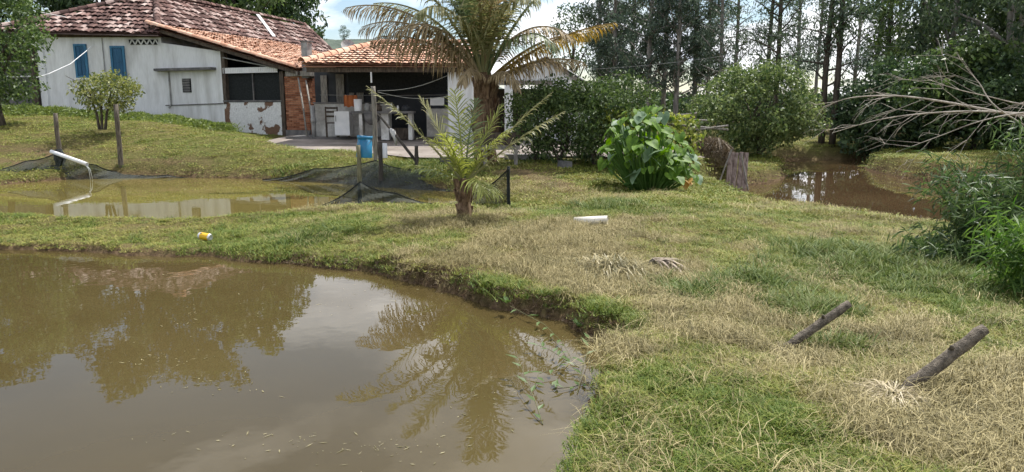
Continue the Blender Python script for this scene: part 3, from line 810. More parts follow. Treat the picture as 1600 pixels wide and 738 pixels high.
mb = MB(); mb.obox(V1 + Vector((0, 0, -.2)) - ld * .1, dd * 7.0, ld * .06, Vector((0, 0, .12))); part(mb, 'eave_board', M_GREYWOOD, house)
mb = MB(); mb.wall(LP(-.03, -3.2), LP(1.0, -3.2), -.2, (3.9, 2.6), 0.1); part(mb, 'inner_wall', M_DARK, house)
mb = MB(); mb.wall(LP(.455, -.12), LP(.865, -.12), 1.735, 2.66, 0.02); part(mb, 'screen_panel', M_NETBLACK, house)
for t in (.455, .66, .862):
    mb = MB(); mb.obox(LP(t, -.06) + Vector((0, 0, 1.735)), ld * .04, -ln_ * .04, Vector((0, 0, .93))); part(mb, 'screen_frame', M_DGREY, house)
# ribbed white valance
mb = MB(); n = 30
for k in range(n):
    t0, t1 = .462 + k * .0131, .462 + k * .0131 + .0106
    mb.obox(LP(t0, .02) + Vector((0, 0, 2.67)), LP(t1) - LP(t0), -ln_ * .03, Vector((0, 0, .19)))
part(mb, 'valance', M_WHITE, house)
mb = MB(); mb.tube([LP(.47, .02) + Vector((0, 0, 3.22)), LP(.86, .02) + Vector((0, 0, 2.80))], .022, 6); part(mb, 'brace_pipe', M_GREY, house)
# ledge, pipe and louvre on the wall
mb = MB(); mb.obox(LP(-.03, .28) + Vector((0, 0, 2.80)), ld * 2.78, -ln_ * .27, Vector((0, 0, .09))); part(mb, 'concrete_ledge', M_DGREY, house)
mb = MB(); mb.tube([LP(.045, .03) + Vector((0, 0, 2.78)), LP(.045, .03) + Vector((0, 0, 1.6)), LP(.03, .05) + Vector((0, 0, 1.45))], .03, 8); part(mb, 'drain_pipe', M_GREY, house)
mb = MB(); mb.tube([LP(.0, .03) + Vector((0, 0, 1.55)), LP(.2, .03) + Vector((0, 0, 1.58)), LP(.45, .03) + Vector((0, 0, 1.62))], .018, 6); part(mb, 'water_pipe', M_DGREY, house)
lv = MB(); lv.obox(LP(.145, .02) + Vector((0, 0, 2.02)), ld * .42, -ln_ * .03, Vector((0, 0, .50))); lo_ = part(lv, 'louvre_window', M_NETBLACK, house)
for k in range(5):
    lv = MB(); lv.obox(LP(.150, .045) + Vector((0, 0, 2.05 + k * .095)), ld * .36, -ln_ * .02 + Vector((0, 0, .02)), Vector((0, 0, .055))); sub(lv, 'slat', M_DGREY, lo_)
# brick pillar
pl = MB(); pw = .93
p0 = LP(.905, .06); pl.obox(p0 + Vector((0, 0, 0.1)) + ld * .02 - ln_ * .02, ld * (pw - .04), -ln_ * .58, Vector((0, 0, 2.45)))
pil = part(pl, 'brick_pillar', M_MORTAR, house)
bk = MB(); zc = 0.12; row = 0
while zc < 2.5:
    off = 0 if row % 2 else -.11
    x = off
    while x < pw - .01:
        xa, xb = max(x, 0), min(x + .205, pw)
        if xb - xa > .03:
            pr = random.uniform(0, .012)
            bk.obox(p0 + ld * xa + ln_ * pr + Vector((0, 0, zc)), ld * (xb - xa), -ln_ * .1, Vector((0, 0, .055)))
        x += .217
    for s_ in range(3):
        bk.obox(p0 + ld * (pw - .1 + random.uniform(0, .012)) - ln_ * (.105 + s_ * .16) + Vector((0, 0, zc)), ld * .1, -ln_ * .15, Vector((0, 0, .055)))
    zc += .067; row += 1
sub(bk, 'brick', M_BRICK, pil, kind='stuff')
mb = MB(); mb.obox(p0 + ln_ * .03 - ld * .03 + Vector((0, 0, .1)), ld * (pw + .06), -ln_ * .1, Vector((0, 0, .62))); part(mb, 'sooty_base', M_DGREY, house)
# chimney
c = LP(1.03, .1)
mb = MB(); mb.obox(c + Vector((0, 0, 2.45)), ld * .26, -ln_ * .30, Vector((0, 0, .50))); part(mb, 'chimney_base', M_DGREY, house)
mb = MB(); mb.obox(c + Vector((.0, 0.02, 2.95)) + ld * .01, ld * .24, -ln_ * .26, Vector((0, 0, .68))); ch = part(mb, 'chimney', M_GREY, house)
mb = MB(); mb.obox(c + Vector((0, 0, 3.632)) - ld * .02, ld * .30, -ln_ * .32, Vector((0, 0, .05))); sub(mb, 'cap', M_DGREY, ch)
mb = MB(); mb.obox(LP(.93, .2) + Vector((0, 0, 2.52)), ld * 1.0, -ln_ * .5, Vector((0, 0, .16))); part(mb, 'hood', M_GREYWOOD, house)

# open kitchen
KY = 21.7
K0, K1, K2, K3 = Vector((-6.05, KY, 2.72)), Vector((-0.95, KY, 2.70)), Vector((-0.95, 25.4, 3.55)), Vector((-4.45, 25.4, 3.55))
K4 = Vector((-6.05, 28.6, 2.72)); K5 = Vector((-4.45, 26.5, 3.55)); K6 = Vector((-.95, 29.5, 2.7))
kr = tiled(house, 'kitchen_roof', [(K0, K1, K2, K3), (K4, K0, K3, K5)], M_NEW, M_NEW, jit=0.006, width=0.16, expose=0.36, rise=.032)
mb = MB(); mb.poly(K3, K2, K6, Vector((-4.4, 29.5, 2.7)), K5); mb.poly(K5, Vector((-4.4, 29.5, 2.7)), K4); part(mb, 'rear_roof_slope', M_NEW, house)
ridge_tiles(kr, K0 + Vector((0, 0, .04)), K3 + Vector((0, 0, .04)), M_NEW); ridge_tiles(kr, K3 + Vector((0, 0, .04)), K2 + Vector((0, 0, .04)), M_NEW)
mb = MB(); mb.box(-5.95, -.98, KY + .12, KY + .2, 2.50, 2.63); part(mb, 'eave_beam', M_TIMBER, house)
FZ = 0.50
mb = MB(); mb.box(-7.2, -.9, 23.6, 28.4, FZ - .4, FZ + .06); part(mb, 'kitchen_floor', M_DGREY, house)
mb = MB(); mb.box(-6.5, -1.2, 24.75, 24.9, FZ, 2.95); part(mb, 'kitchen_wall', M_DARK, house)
mb = MB(); mb.box(-5.2, -2.0, 23.86, 23.9, 1.95, 2.75); part(mb, 'dark_shade_sheet', M_NETBLACK, house)  # added black sheet standing for the shade inside the kitchen
mb = MB(); mb.box(-6.35, -3.9, 24.0, 24.15, FZ - .3, 1.60); part(mb, 'half_wall', M_DIRTY, house)
mb = MB(); mb.box(-2.75, -1.9, 24.0, 24.15, FZ - .3, 1.45); part(mb, 'half_wall', M_DIRTY, house)
mb = MB(); mb.box(-6.38, -3.88, 23.96, 24.19, 1.605, 1.65); part(mb, 'wall_cap', M_DGREY, house)
for u0, u1, v0, v1 in ((524, 538, 116, 158), (545, 553, 132, 158), (556, 568, 131, 160), (500, 512, 118, 165)):
    a, b = D(u0, v0, 24.65), D(u1, v1, 24.65); mb = MB(); mb.box(a.x, b.x, 24.68, 24.73, b.z - .5, a.z); part(mb, 'board', M_GREYWOOD, house)

# ------------------------------------------------------------------ outbuilding with grey sheet roof
shed = thing('outbuilding', 'white pillared outbuilding with grey sheet gable roof behind the palm', 'outbuilding', (0.8, 23, 0.4))
for x0, x1, h in ((-1.88, -1.15, 2.68), (-.22, .02, 2.25)):
    mb = MB(); mb.box(x0, x1, 22.0, 22.35, .3, h); part(mb, 'pillar', M_WALL, shed)
mb = MB(); mb.box(-.9, 2.6, 26.0, 26.2, .2, 1.9); part(mb, 'wall', M_DIRTY, shed)
mb = MB(); mb.box(.6, 2.4, 22.9, 23.05, .2, 1.35); part(mb, 'low_wall', M_WALL, shed)
mb = MB(); mb.box(-1.1, 2.4, 25.2, 25.22, .3, 2.1); part(mb, 'dark_interior', M_TIMBER, shed)
apx, lft, rgt = Vector((1.0, 21.9, 2.95)), Vector((-.75, 21.9, 2.28)), Vector((2.95, 21.9, 1.74))
def corrug(a, b, depth, n, nm):
    mb = MB(); e = Vector((0, depth, 0)); up = Vector((0, 0, 1))
    for k in range(n * 4):
        y0, y1 = depth * k / (n * 4), depth * (k + 1) / (n * 4)
        h0, h1 = .03 * math.sin(k * math.pi / 2), .03 * math.sin((k + 1) * math.pi / 2)
        mb.poly(a + Vector((0, y0, h0)), b + Vector((0, y0, h0)), b + Vector((0, y1, h1)), a + Vector((0, y1, h1)))
        mb.poly(a + Vector((0, y1, h1 - .02)), b + Vector((0, y1, h1 - .02)), b + Vector((0, y0, h0 - .02)), a + Vector((0, y0, h0 - .02)))
    return part(mb, nm, M_GREY, shed)
corrug(apx, rgt, 5.0, 26, 'roof_sheet'); corrug(lft, apx, 5.0, 26, 'roof_sheet')
mb = MB(); mb.obox(apx + Vector((0, .05, -.14)), rgt - apx, (0, .05, 0), (0, 0, .10)); part(mb, 'barge_board', M_GREYWOOD, shed)
mb = MB(); mb.obox(lft + Vector((0, .05, -.14)), apx - lft, (0, .05, 0), (0, 0, .10)); part(mb, 'barge_board', M_GREYWOOD, shed)
mb = MB(); mb.box(-1.1, 1.2, 22.0, 22.12, 2.14, 2.27); part(mb, 'tie_beam', M_GREYWOOD, shed)
mb = MB(); mb.poly((-.6, 22.05, 2.28), (2.6, 22.05, 1.9), (1.0, 22.05, 2.82)); mb.poly((1.0, 22.08, 2.82), (2.6, 22.08, 1.9), (-.6, 22.08, 2.28)); part(mb, 'gable_panel', M_WALL, shed)

# ------------------------------------------------------------------ trees
M_BARK_P = mat('pale_bark', (0.13, 0.12, 0.11), (0.34, 0.31, 0.28), scale=3, stretch=(3, 3, .4), fine=.2)
M_BARK_D = mat('dark_bark', (0.035, 0.028, 0.022), (0.10, 0.08, 0.06), scale=4, stretch=(4, 4, .6), fine=.25, bump=.5)
M_EUC = leaf_mat('eucalyptus_leaf', (0.036, 0.062, 0.036), (0.13, 0.18, 0.09), trans=.28)
M_EUC2 = leaf_mat('eucalyptus_leaf_blue', (0.036, 0.060, 0.044), (0.125, 0.17, 0.115), trans=.25)
M_DENSE = leaf_mat('dark_wood_leaf', (0.028, 0.055, 0.028), (0.10, 0.155, 0.058), trans=.22)
M_DENSE2 = leaf_mat('mid_green_leaf', (0.040, 0.075, 0.024), (0.15, 0.21, 0.07), trans=.3)
M_BUSHG = leaf_mat('glossy_bush_leaf', (0.028, 0.055, 0.018), (0.125, 0.175, 0.06), trans=.25, rough=.5, spec=.3)
M_ROUND = leaf_mat('round_tree_leaf', (0.05, 0.088, 0.028), (0.23, 0.28, 0.11), trans=.3, rough=.5, spec=.3)
M_LIME = leaf_mat('lime_leaf', (0.05, 0.085, 0.02), (0.33, 0.36, 0.09), trans=.4)
M_SMALL = leaf_mat('small_tree_leaf', (0.075, 0.105, 0.026), (0.30, 0.31, 0.11), trans=.35)
M_DRYBR = leaf_mat('dry_vine', (0.07, 0.050, 0.030), (0.24, 0.18, 0.11), trans=.1)
M_BAMB = leaf_mat('bamboo_leaf', (0.03, 0.058, 0.02), (0.125, 0.18, 0.065), trans=.35)
M_BAMBL = leaf_mat('fresh_bamboo_leaf', (0.05, 0.11, 0.022), (0.17, 0.26, 0.065), trans=.4)

def limb_path(p, d, L, n, curve, rng):
    pts = [Vector(p)]; d = Vector(d).normalized()
    for k in range(n):
        d = (d + Vector((rng.normal(0, .16), rng.normal(0, .16), rng.normal(0, .10) + curve))).normalized()
        pts.append(pts[-1] + d * (L / n))
    return pts
def euc_meshes(seed, Ht=15.0, low=2.6, r0=.15, nl=34, per=150, spread=1.0, wisp=.55):
    rng = np.random.default_rng(seed); random.seed(seed)
    mb = MB(); n = 9
    tp = [Vector((0.12 * math.sin(k * 1.1 + seed) * k / n, 0.12 * math.cos(k * .9 + seed) * k / n, -.25 + Ht * k / n)) for k in range(n + 1)]
    mb.tube(tp, [r0 * (1 - .82 * k / n) + .012 for k in range(n + 1)], 8)
    C, Rr = [], []
    for k in range(nl):
        f = low / Ht + (1 - low / Ht) * (k + rng.random()) / nl
        z = f * Ht; b = tp[min(n, int(f * n))].lerp(tp[min(n, int(f * n) + 1)], f * n % 1)
        az = rng.uniform(0, 6.283); el = rng.uniform(.25, .95)
        L = spread * rng.uniform(.8, 2.1) * (1.15 - .75 * f)
        pts = limb_path(b, (math.cos(az) * math.cos(el), math.sin(az) * math.cos(el), math.sin(el)), L, 4, -.03, rng)
        mb.tube(pts, [.045 * (1 - f * .5) * (1 - .75 * j / 4) + .006 for j in range(5)], 5, cap=False)
        for j in (2, 3, 4):
            if rng.random() < .85:
                C.append(tuple(pts[j] + Vector((rng.normal(0, .12), rng.normal(0, .12), rng.normal(0, .12))))); Rr.append(rng.uniform(.28, .62) * (1.1 - .3 * f))
    P, O = clump_points(C, Rr, per, rng, squash=.75, shell=wisp)
    lm = leaf_mesh('crown', P, .20 if per < 200 else .23, .05 if per < 200 else .07, droop=.7, rng=rng)
    me = bpy.data.meshes.new('trunk'); me.from_pydata(mb.v, [], mb.f); me.update()
    me.polygons.foreach_set('use_smooth', [True] * len(me.polygons))
    return me, lm
def dense_meshes(seed, Ht=10.0, rad=3.2, z0=2.0, nclump=70, per=85, leaf=.26, lw=.12, r0=.22, crmin=.5, crmax=1.0, droop=.2, limbs=9, shell=.65):
    rng = np.random.default_rng(seed); random.seed(seed)
    mb = MB(); top = Ht * .75
    tp = [Vector((.1 * math.sin(k + seed), .1 * math.cos(k * 1.3 + seed), -.25 + top * k / 6)) for k in range(7)]
    mb.tube(tp, [r0 * (1 - .7 * k / 6) for k in range(7)], 8)
    C, Rr = [], []
    zc, hz = (Ht + z0) / 2, (Ht - z0) / 2
    for k in range(nclump):
        d = rng.normal(size=3); d /= np.linalg.norm(d); s = rng.uniform(.45, 1.0) ** .6
        c = np.array([d[0] * rad * s * rng.uniform(.75, 1.1), d[1] * rad * s * rng.uniform(.75, 1.1), zc + d[2] * hz * s])
        C.append(c); Rr.append(rng.uniform(crmin, crmax))
    for k in range(limbs):
        c = C[k * max(1, nclump // limbs) % nclump]
        f = rng.uniform(.25, .7); b = tp[int(f * 6)]
        m = (Vector(c) + b) / 2 + Vector((0, 0, .2))
        mb.tube([b, m, Vector(c)], [r0 * .4, r0 * .25, r0 * .08], 6, cap=False)
    P, O = clump_points(C, Rr, per, rng, squash=.8, shell=shell)
    lm = leaf_mesh('crown', P, leaf, lw, droop=droop, rng=rng, outward=O * .6)
    me = bpy.data.meshes.new('trunk'); me.from_pydata(mb.v, [], mb.f); me.update()
    me.polygons.foreach_set('use_smooth', [True] * len(me.polygons))
    return me, lm
def plant_tree(name, label, cat, meshes, bark, leafm, x, y, s=1.0, rz=0.0, group=None, sz=None, tilt=0.0, z=None):
    t = thing(name, label, cat, (x, y, H(x, y) if z is None else z), group)
    t.rotation_euler = (0, tilt, rz); t.scale = (s, s, sz or s)
    me, lm = meshes
    a = link('trunk', me, None, t); b = link('crown', lm, None, t)
    for o, m in ((a, bark), (b, leafm)):
        if not o.data.materials: o.data.materials.append(m)
        elif o.data.materials[0] != m:
            o.material_slots[0].link = 'OBJECT'; o.material_slots[0].material = m
    return t
def X(u, y): return (u - 800) / FPX * y * (CP + 0.005)

def hill_np(XX2, YY2):
    t_ = (YY2 - 70) / 190
    return np.sin(np.clip(t_, 0, 1) * math.pi * .6) * (1 - .82 * sstep((XX2 + 32) / 40)) * (17 + 9 * fbm(XX2 * .012 + 5, YY2 * .01, 3, 9)) + (fbm(XX2 * .3, YY2 * .3, 3, 4) - .5) * 2.0
def hill_z(x, y): return float(hill_np(np.array([x]), np.array([y]))[0])
ORD = ['first', 'second', 'third', 'fourth', 'fifth', 'sixth', 'seventh', 'eighth', 'ninth', 'tenth', 'eleventh', 'twelfth', 'thirteenth', 'fourteenth', 'fifteenth', 'sixteenth', 'seventeenth', 'eighteenth', 'nineteenth', 'twentieth']
euc = [euc_meshes(101, 13, 2.6, .12, 42, 198), euc_meshes(102, 13.5, 3.2, .11, 38, 198), euc_meshes(103, 12.5, 2.3, .12, 42, 198, .85)]
eucf = [euc_meshes(104, 14, 2.0, .16, 85, 230, 1.4, .4), euc_meshes(105, 13.5, 1.6, .15, 88, 230, 1.35, .4)]
# open row across the brown pond (thin crowns, sky between)
row = [(1103, 42, 0, 1.0), (1122, 38, 2, 1.0), (1144, 44, 1, 1.05), (1196, 36, 1, 1.0), (1209, 33, 0, .95), (1240, 46, 2, 1.1), (1271, 40, 1, .9), (1285, 27.5, 2, .95), (1302, 27.0, 1, 1.0), (1330, 44, 0, 1.0), (1361, 38, 2, 1.0), (1378, 36, 0, 1.05), (1392, 40, 1, 1.0)]
row.sort()
for k, (u, y, v, s) in enumerate(row):
    plant_tree('eucalyptus_tree', 'tall thin eucalyptus, %s from left in the airy row right of the palms' % ORD[k], 'tree', euc[v], M_BARK_D if y < 37 else M_BARK_P, (M_EUC, M_EUC2)[k % 2],
               X(u, y), y, s, rz=k * 1.7, group='tall thin eucalyptus trees beyond the brown pond')
# close stand left of the row
stand = [(898, 62, 1, .95), (935, 48, 0, 1.0), (958, 44, 1, 1.0), (985, 50, 0, 1.1), (1012, 41, 1, 1.0), (1035, 48, 0, 1.0), (1055, 40, 1, .95), (1083, 43, 0, 1.0)]
for k, (u, y, v, s) in enumerate(stand):
    if k == 0: continue
    plant_tree('eucalyptus_tree', 'leafy eucalyptus, %s from left in the close stand behind the dark hedge' % ORD[k - 1], 'tree', eucf[v], M_BARK_P, (M_EUC2, M_EUC)[k % 2],
               X(u, y), y, s, rz=k * 2.1, group='eucalyptus stand behind the hedge')
dn = [dense_meshes(201, 13, 3.6, 1.5, 150, 170, .32, .15), dense_meshes(202, 11, 3.2, 1.0, 140, 170, .32, .15), dense_meshes(203, 9, 3.0, .5, 120, 170, .32, .15)]
for k, (u, y, v, s, sz) in enumerate([(-60, 44, 0, 1.1, 1.15), (70, 46, 0, 1.0, .95), (180, 44, 1, 1.1, 1.35), (290, 47, 0, 1.1, 1.22), (375, 46, 1, 1.1, 1.15), (436, 49, 2, 1.0, 1.18)]):
    plant_tree('forest_tree', 'dark dense tree rising over the farmhouse roof, %s from left' % ORD[k], 'tree', dn[v], M_BARK_D, (M_DENSE, M_DENSE2, M_DENSE)[k % 3], X(u, y), y, s, rz=k * 1.3, group='dark trees behind the farmhouse', sz=sz)
dnr = [dense_meshes(206, 12, 3.4, 1.8, 110, 110, .26, .11, shell=.35), dense_meshes(207, 10, 3.0, 1.2, 100, 110, .26, .11, shell=.35)]
dnf = dense_meshes(204, 9, 2.6, 3.0, 50, 60, leaf=.3, lw=.15)
for k, (u, y, v, s, sz) in enumerate([(1425, 33, 2, .8, 1.0), (1475, 29, 1, .75, 1.0), (1530, 34, 0, .9, 1.0), (1560, 26, 1, .75, .95), (1625, 27, 0, .8, 1.0), (1690, 22, 0, .8, .9)]):
    plant_tree('forest_tree', 'dark dense tree over the far bank, %s from left behind the bare canes' % ORD[k], 'tree', dnr[v % 2], M_BARK_P if k % 2 else M_BARK_D, (M_DENSE2, M_EUC)[k % 2], X(u, y), y, s, rz=k * 1.9 + .5, group='dark trees on the far bank', sz=sz)
plant_tree('hill_tree', 'round crowned tree alone against the sky right of the palm', 'tree', dnf, M_BARK_D, M_DENSE, X(892, 66), 66, 1.0, 0, sz=1.02)
for k, (u, y, sc, lb) in enumerate([(543, 140, .42, 'small dark tree on the far hill over the kitchen roof ridge'), (600, 140, .40, 'dark bushy tree on the hill just left of the palm')]):
    plant_tree('hill_tree', lb, 'tree', dnf, M_BARK_D, M_DENSE, X(u, y), y, sc, k, z=hill_z(X(u, y), y) - .3)
# big shrubs under the tall trees
shr = [dense_meshes(211, 3.4, 2.2, .1, 75, 420, leaf=.2, lw=.09, r0=.10, crmin=.35, crmax=.65), dense_meshes(212, 3.0, 1.9, .05, 70, 420, leaf=.19, lw=.085, r0=.08, crmin=.3, crmax=.6)]
for k, (u, y, v, s, sz, m) in enumerate([(1250, 34, 0, .8, .6, M_DENSE), (1352, 27.6, 0, .8, .95, M_EUC), (1395, 26, 1, 1.0, 1.1, M_DENSE), (1450, 25, 0, 1.0, .95, M_DENSE), (1520, 24, 1, 1.1, 1.0, M_DENSE2), (1600, 23, 0, 1.0, .95, M_DENSE)]):
    plant_tree('shrub', 'dark leafy shrub along the far pond edge, %s from left' % ORD[k], 'shrub', shr[v], M_BARK_D, m, X(u, y), y, s, k * 1.1, group='shrubs along the far bank', sz=s * sz)
# far undergrowth mass
rng = np.random.default_rng(31); n = 16000
xx = rng.uniform(-12, 45, n); yy = rng.uniform(50, 58, n); tp_ = 1.0 + 1.6 * fbm(xx * .35, yy * 0 + 3.3, 3, 77); zz2 = rng.random(n) ** .8 * tp_ + .4
tag(link('undergrowth', leaf_mesh('undergrowth', np.c_[xx, yy, zz2], .5, .26, rng=rng), M_DENSE), 'dark mass of undergrowth beneath the far trees', None, kind='stuff')
n = 9000
xx = rng.uniform(-60, -14, n); yy = rng.uniform(50, 56, n); zz2 = rng.random(n) * 6 + 1
tag(link('forest', leaf_mesh('forest', np.c_[xx, yy, zz2], .7, .4, rng=rng), M_DENSE), 'dark wood behind the house', None, kind='stuff')

# round tree at the pond
rt = dense_meshes(221, 2.75, 1.95, .2, 230, 620, leaf=.125, lw=.06, r0=.09, crmin=.22, crmax=.46, limbs=14, shell=.6)
yR = 22.3
plant_tree('round_tree', 'broad round leafy tree beside the brown pond behind the board screen', 'tree', rt, M_BARK_D, M_ROUND, X(1183, yR), yR, 1.0, 0.4, z=.02)
# clipped dark hedge right of the palm: four bushes
hb = dense_meshes(231, 1.85, .95, .0, 95, 480, leaf=.095, lw=.045, r0=.05, crmin=.2, crmax=.38, limbs=10, shell=.55)
for k, (u, y, s, sz, lb) in enumerate([(838, 16.6, .85, .95, 'dark glossy hedge bush nearest the big palm'), (882, 16.3, 1.0, 1.02, 'dark glossy hedge bush under the grey roof edge'), (928, 16.4, 1.0, 1.0, 'dark glossy hedge bush just left of the big leaved taro'), (968, 17.2, 1.05, 1.08, 'dark glossy hedge bush behind the big leaved taro')]):
    plant_tree('hedge_bush', lb, 'bush', hb, M_BARK_D, M_BUSHG, X(u, y), y, s, k * 1.4, group='hedge bushes', sz=sz)
# left shrub tree and the small lawn tree
lt = dense_meshes(241, 5.0, 1.5, .35, 120, 260, leaf=.15, lw=.07, r0=.10, crmin=.3, crmax=.6, shell=.4)
plant_tree('garden_tree', 'tall leafy tree at the left picture edge before the house corner', 'tree', lt, M_BARK_D, M_DENSE2, X(5, 21.5), 21.5, 1.0, 0, z=1.0)
st = dense_meshes(251, 1.95, 1.0, .70, 60, 420, leaf=.13, lw=.055, r0=.001, crmin=.22, crmax=.40, limbs=0, shell=.5)
ps = on(160, 198)
sm = thing('citrus_tree', 'small forked tree with yellow green leaves alone on the lawn', 'tree', ps)
mb = MB(); random.seed(3)
for (bx, tx) in ((-.10, -.30), (-.02, .05), (.08, .38)):
    mb.tube([(bx, 0, -.1), (bx + (tx - bx) * .3, .03, .45), (bx + (tx - bx) * .75, .0, .85), (tx, .02, 1.25)], [.045, .036, .028, .012], 7)
    for j in range(4):
        a = random.uniform(0, 6.28); mb.tube([(bx + (tx - bx) * .7, 0, .8), (tx + .25 * math.cos(a), .25 * math.sin(a), 1.1 + .1 * j), (tx + .6 * math.cos(a), .6 * math.sin(a), 1.25 + .12 * j)], [.02, .014, .006], 5)
mb.build('trunk', M_BARK_D, sm); o = link('crown', st[1], M_SMALL, sm); o.location = (.10, 0, -.22); sm.scale = (.86, .86, .82)
# low ground cover ridge before the house
rng = np.random.default_rng(8); n = 15000
t = rng.random(n); lx = np.interp(t, [0, .25, .6, 1], [-17.5, -14.2, -11.5, -8.9]); ly = np.interp(t, [0, .25, .6, 1], [25.2, 24.6, 23.8, 23.3])
lx = lx + rng.normal(0, .2, n); ly = ly + rng.normal(0, .42, n)
hz = (.10 + .34 * fbm(lx * 1.6, ly * 1.6, 3, 12)) * np.exp(-((ly - np.interp(t, [0, .25, .6, 1], [25.2, 24.6, 23.8, 23.3])) / .7) ** 2)
M_COVER = leaf_mat('cover_leaf', (0.075, 0.115, 0.03), (0.22, 0.27, 0.075), trans=.3)
tag(link('ground_cover', leaf_mesh('ground_cover', np.c_[lx, ly, height_np(lx, ly) + hz * np.sqrt(rng.random(n)) + .03], .16, .03, rng=rng, up=.5), M_COVER), 'low green ground cover ridge along the house wall', None, kind='stuff')

# ------------------------------------------------------------------ coconut palms
M_FROND = leaf_mat('palm_green', (0.055, 0.085, 0.034), (0.17, 0.21, 0.09), trans=.28, rough=.42, spec=.5, scale=1.5)
M_FRONDY = leaf_mat('palm_yellow_green', (0.15, 0.18, 0.035), (0.38, 0.40, 0.12), trans=.4, rough=.45, scale=1.5)
M_FRONDD = leaf_mat('palm_dry', (0.17, 0.125, 0.065), (0.42, 0.33, 0.20), trans=.2, rough=.7, scale=1.5)
M_FRONDO = leaf_mat('palm_orange', (0.15, 0.12, 0.025), (0.38, 0.25, 0.07), trans=.35, rough=.5, scale=1.5)
M_FIBRE = mat('palm_fibre', (0.085, 0.050, 0.030), (0.24, 0.16, 0.10), scale=8, stretch=(3, 3, 1), bump=.8, fine=.3)
M_TIPS = leaf_mat('palm_pale_green', (0.14, 0.155, 0.06), (0.36, 0.34, 0.18), trans=.35, rough=.45, scale=1.5)
def frond_mesh(az, el, L, droop, ll=.55, n=44, hang=.35, bare=.16, seed=0, wid=.030, r=.022, fold=.25, curl=0.0):
    rng = np.random.default_rng(seed)
    mb = MB(); pts = []; p = Vector((0, 0, 0)); N = 16
    tang = []
    for k in range(N + 1):
        t = k / N; e = R(el - droop * t ** 1.5); a = R(az + curl * t)
        d = Vector((math.cos(a) * math.cos(e), math.sin(a) * math.cos(e), math.sin(e)))
        pts.append(p.copy()); tang.append(d); p = p + d * (L / N)
    mb.tube(pts, [r * (1 - .85 * k / N) + .003 for k in range(N + 1)], 5)
    for side in (-1, 1):
        for k in range(n):
            t = bare + (1 - bare) * (k + rng.random() * .5) / n
            f = t * N; i = min(int(f), N - 1); q = pts[i].lerp(pts[i + 1], f - i); d = tang[i].lerp(tang[i + 1], f - i).normalized()
            s = d.cross(Vector((0, 0, 1)))
            s = s.normalized() if s.length > .05 else Vector((math.sin(R(az)), -math.cos(R(az)), 0))
            up = s.cross(d)
            prof = (math.sin(math.pi * min(1, (t - bare) / (1 - bare) * .80 + .18))) ** .6
            l = ll * max(.25, prof) * rng.uniform(.8, 1.1)
            fw = .45 + .55 * t
            v = (s * side * (1 - .35 * t) + d * fw + up * fold * rng.uniform(.3, 1.3) + Vector((rng.normal(0, .07), rng.normal(0, .07), rng.normal(0, .07)))).normalized()
            w = wid * rng.uniform(.7, 1.1)
            wd = v.cross(up).normalized()
            a0 = q; g = Vector((0, 0, -1))
            a1 = a0 + v * l * .45 + g * l * .08 * hang * 3
            v2 = (v + g * hang * 1.6 * rng.uniform(.5, 1.4)).normalized()
            a2 = a1 + v2 * l * .35
            a3 = a2 + (v2 + g * hang * 1.6).normalized() * l * .25
            b = len(mb.v)
            mb.v += [tuple(a0 - wd * w * .3), tuple(a0 + wd * w * .3), tuple(a1 - wd * w * .5), tuple(a1 + wd * w * .5), tuple(a2 - wd * w * .35), tuple(a2 + wd * w * .35), tuple(a3)]
            mb.f += [(b, b + 1, b + 3, b + 2), (b + 2, b + 3, b + 5, b + 4), (b + 4, b + 5, b + 6)]
    return mb
# small palm
p0 = on(725, 339)
sp = thing('young_palm', 'young coconut palm with fibrous trunk on the dyke between the ponds', 'palm', p0)
mb = MB(); rng = np.random.default_rng(2); random.seed(9)
mb.tube([(0, 0, -.08), (-.005, 0, .04), (.0, 0, .2), (.01, 0, .36), (.02, 0, .52)], [.15, .105, .088, .09, .07], 12, wob=.12)
for k in range(26):
    a = rng.uniform(0, 6.28); z = rng.uniform(.0, .42); r = .095
    mb.obox((r * math.cos(a) - .03 * math.sin(a), r * math.sin(a) + .03 * math.cos(a), z), (.06 * math.sin(a), -.06 * math.cos(a), .005), (.012 * math.cos(a), .012 * math.sin(a), 0), (.03 * math.cos(a), .03 * math.sin(a), rng.uniform(.06, .14)))
mb.build('trunk', M_FIBRE, sp)
cz = .46
small = [(186, 50, 1.75, 12, .34, 34, .25, M_TIPS, .25), (172, 66, 1.25, 10, .42, 30, .15, M_TIPS, .1), (120, 82, 1.25, 12, .34, 26, .2, M_FRONDY, .1), (60, 80, 1.15, 14, .32, 24, .25, M_FROND, .1),
         (-4, 50, 1.65, 12, .30, 34, .25, M_TIPS, .2), (8, 40, 1.65, 14, .28, 32, .4, M_TIPS, .2), (20, 66, 1.15, 10, .34, 26, .2, M_FRONDY, .15), (-20, 58, .95, 25, .34, 24, .4, M_FRONDY, .15),
         (200, 30, .85, 35, .32, 22, .3, M_FRONDY, .2), (215, 62, .75, 30, .32, 22, .2, M_FRONDY, .1), (300, 25, .62, 95, .34, 18, .5, M_FRONDY, .2), (325, 10, .60, 60, .34, 16, .6, M_FRONDY, .2), (160, 25, .8, 40, .3, 20, .4, M_FROND, .2), (235, 68, .8, 30, .28, 20, .3, M_FRONDY, .15)]
for k, (az, el, L, dr, ll, n, hg, m, br) in enumerate(small):
    o = frond_mesh(az, el, L, dr, ll, int(n * 1.15), hg, br, 40 + k, .018, .014).build('frond', m, sp); o.location = (.01, 0, cz)
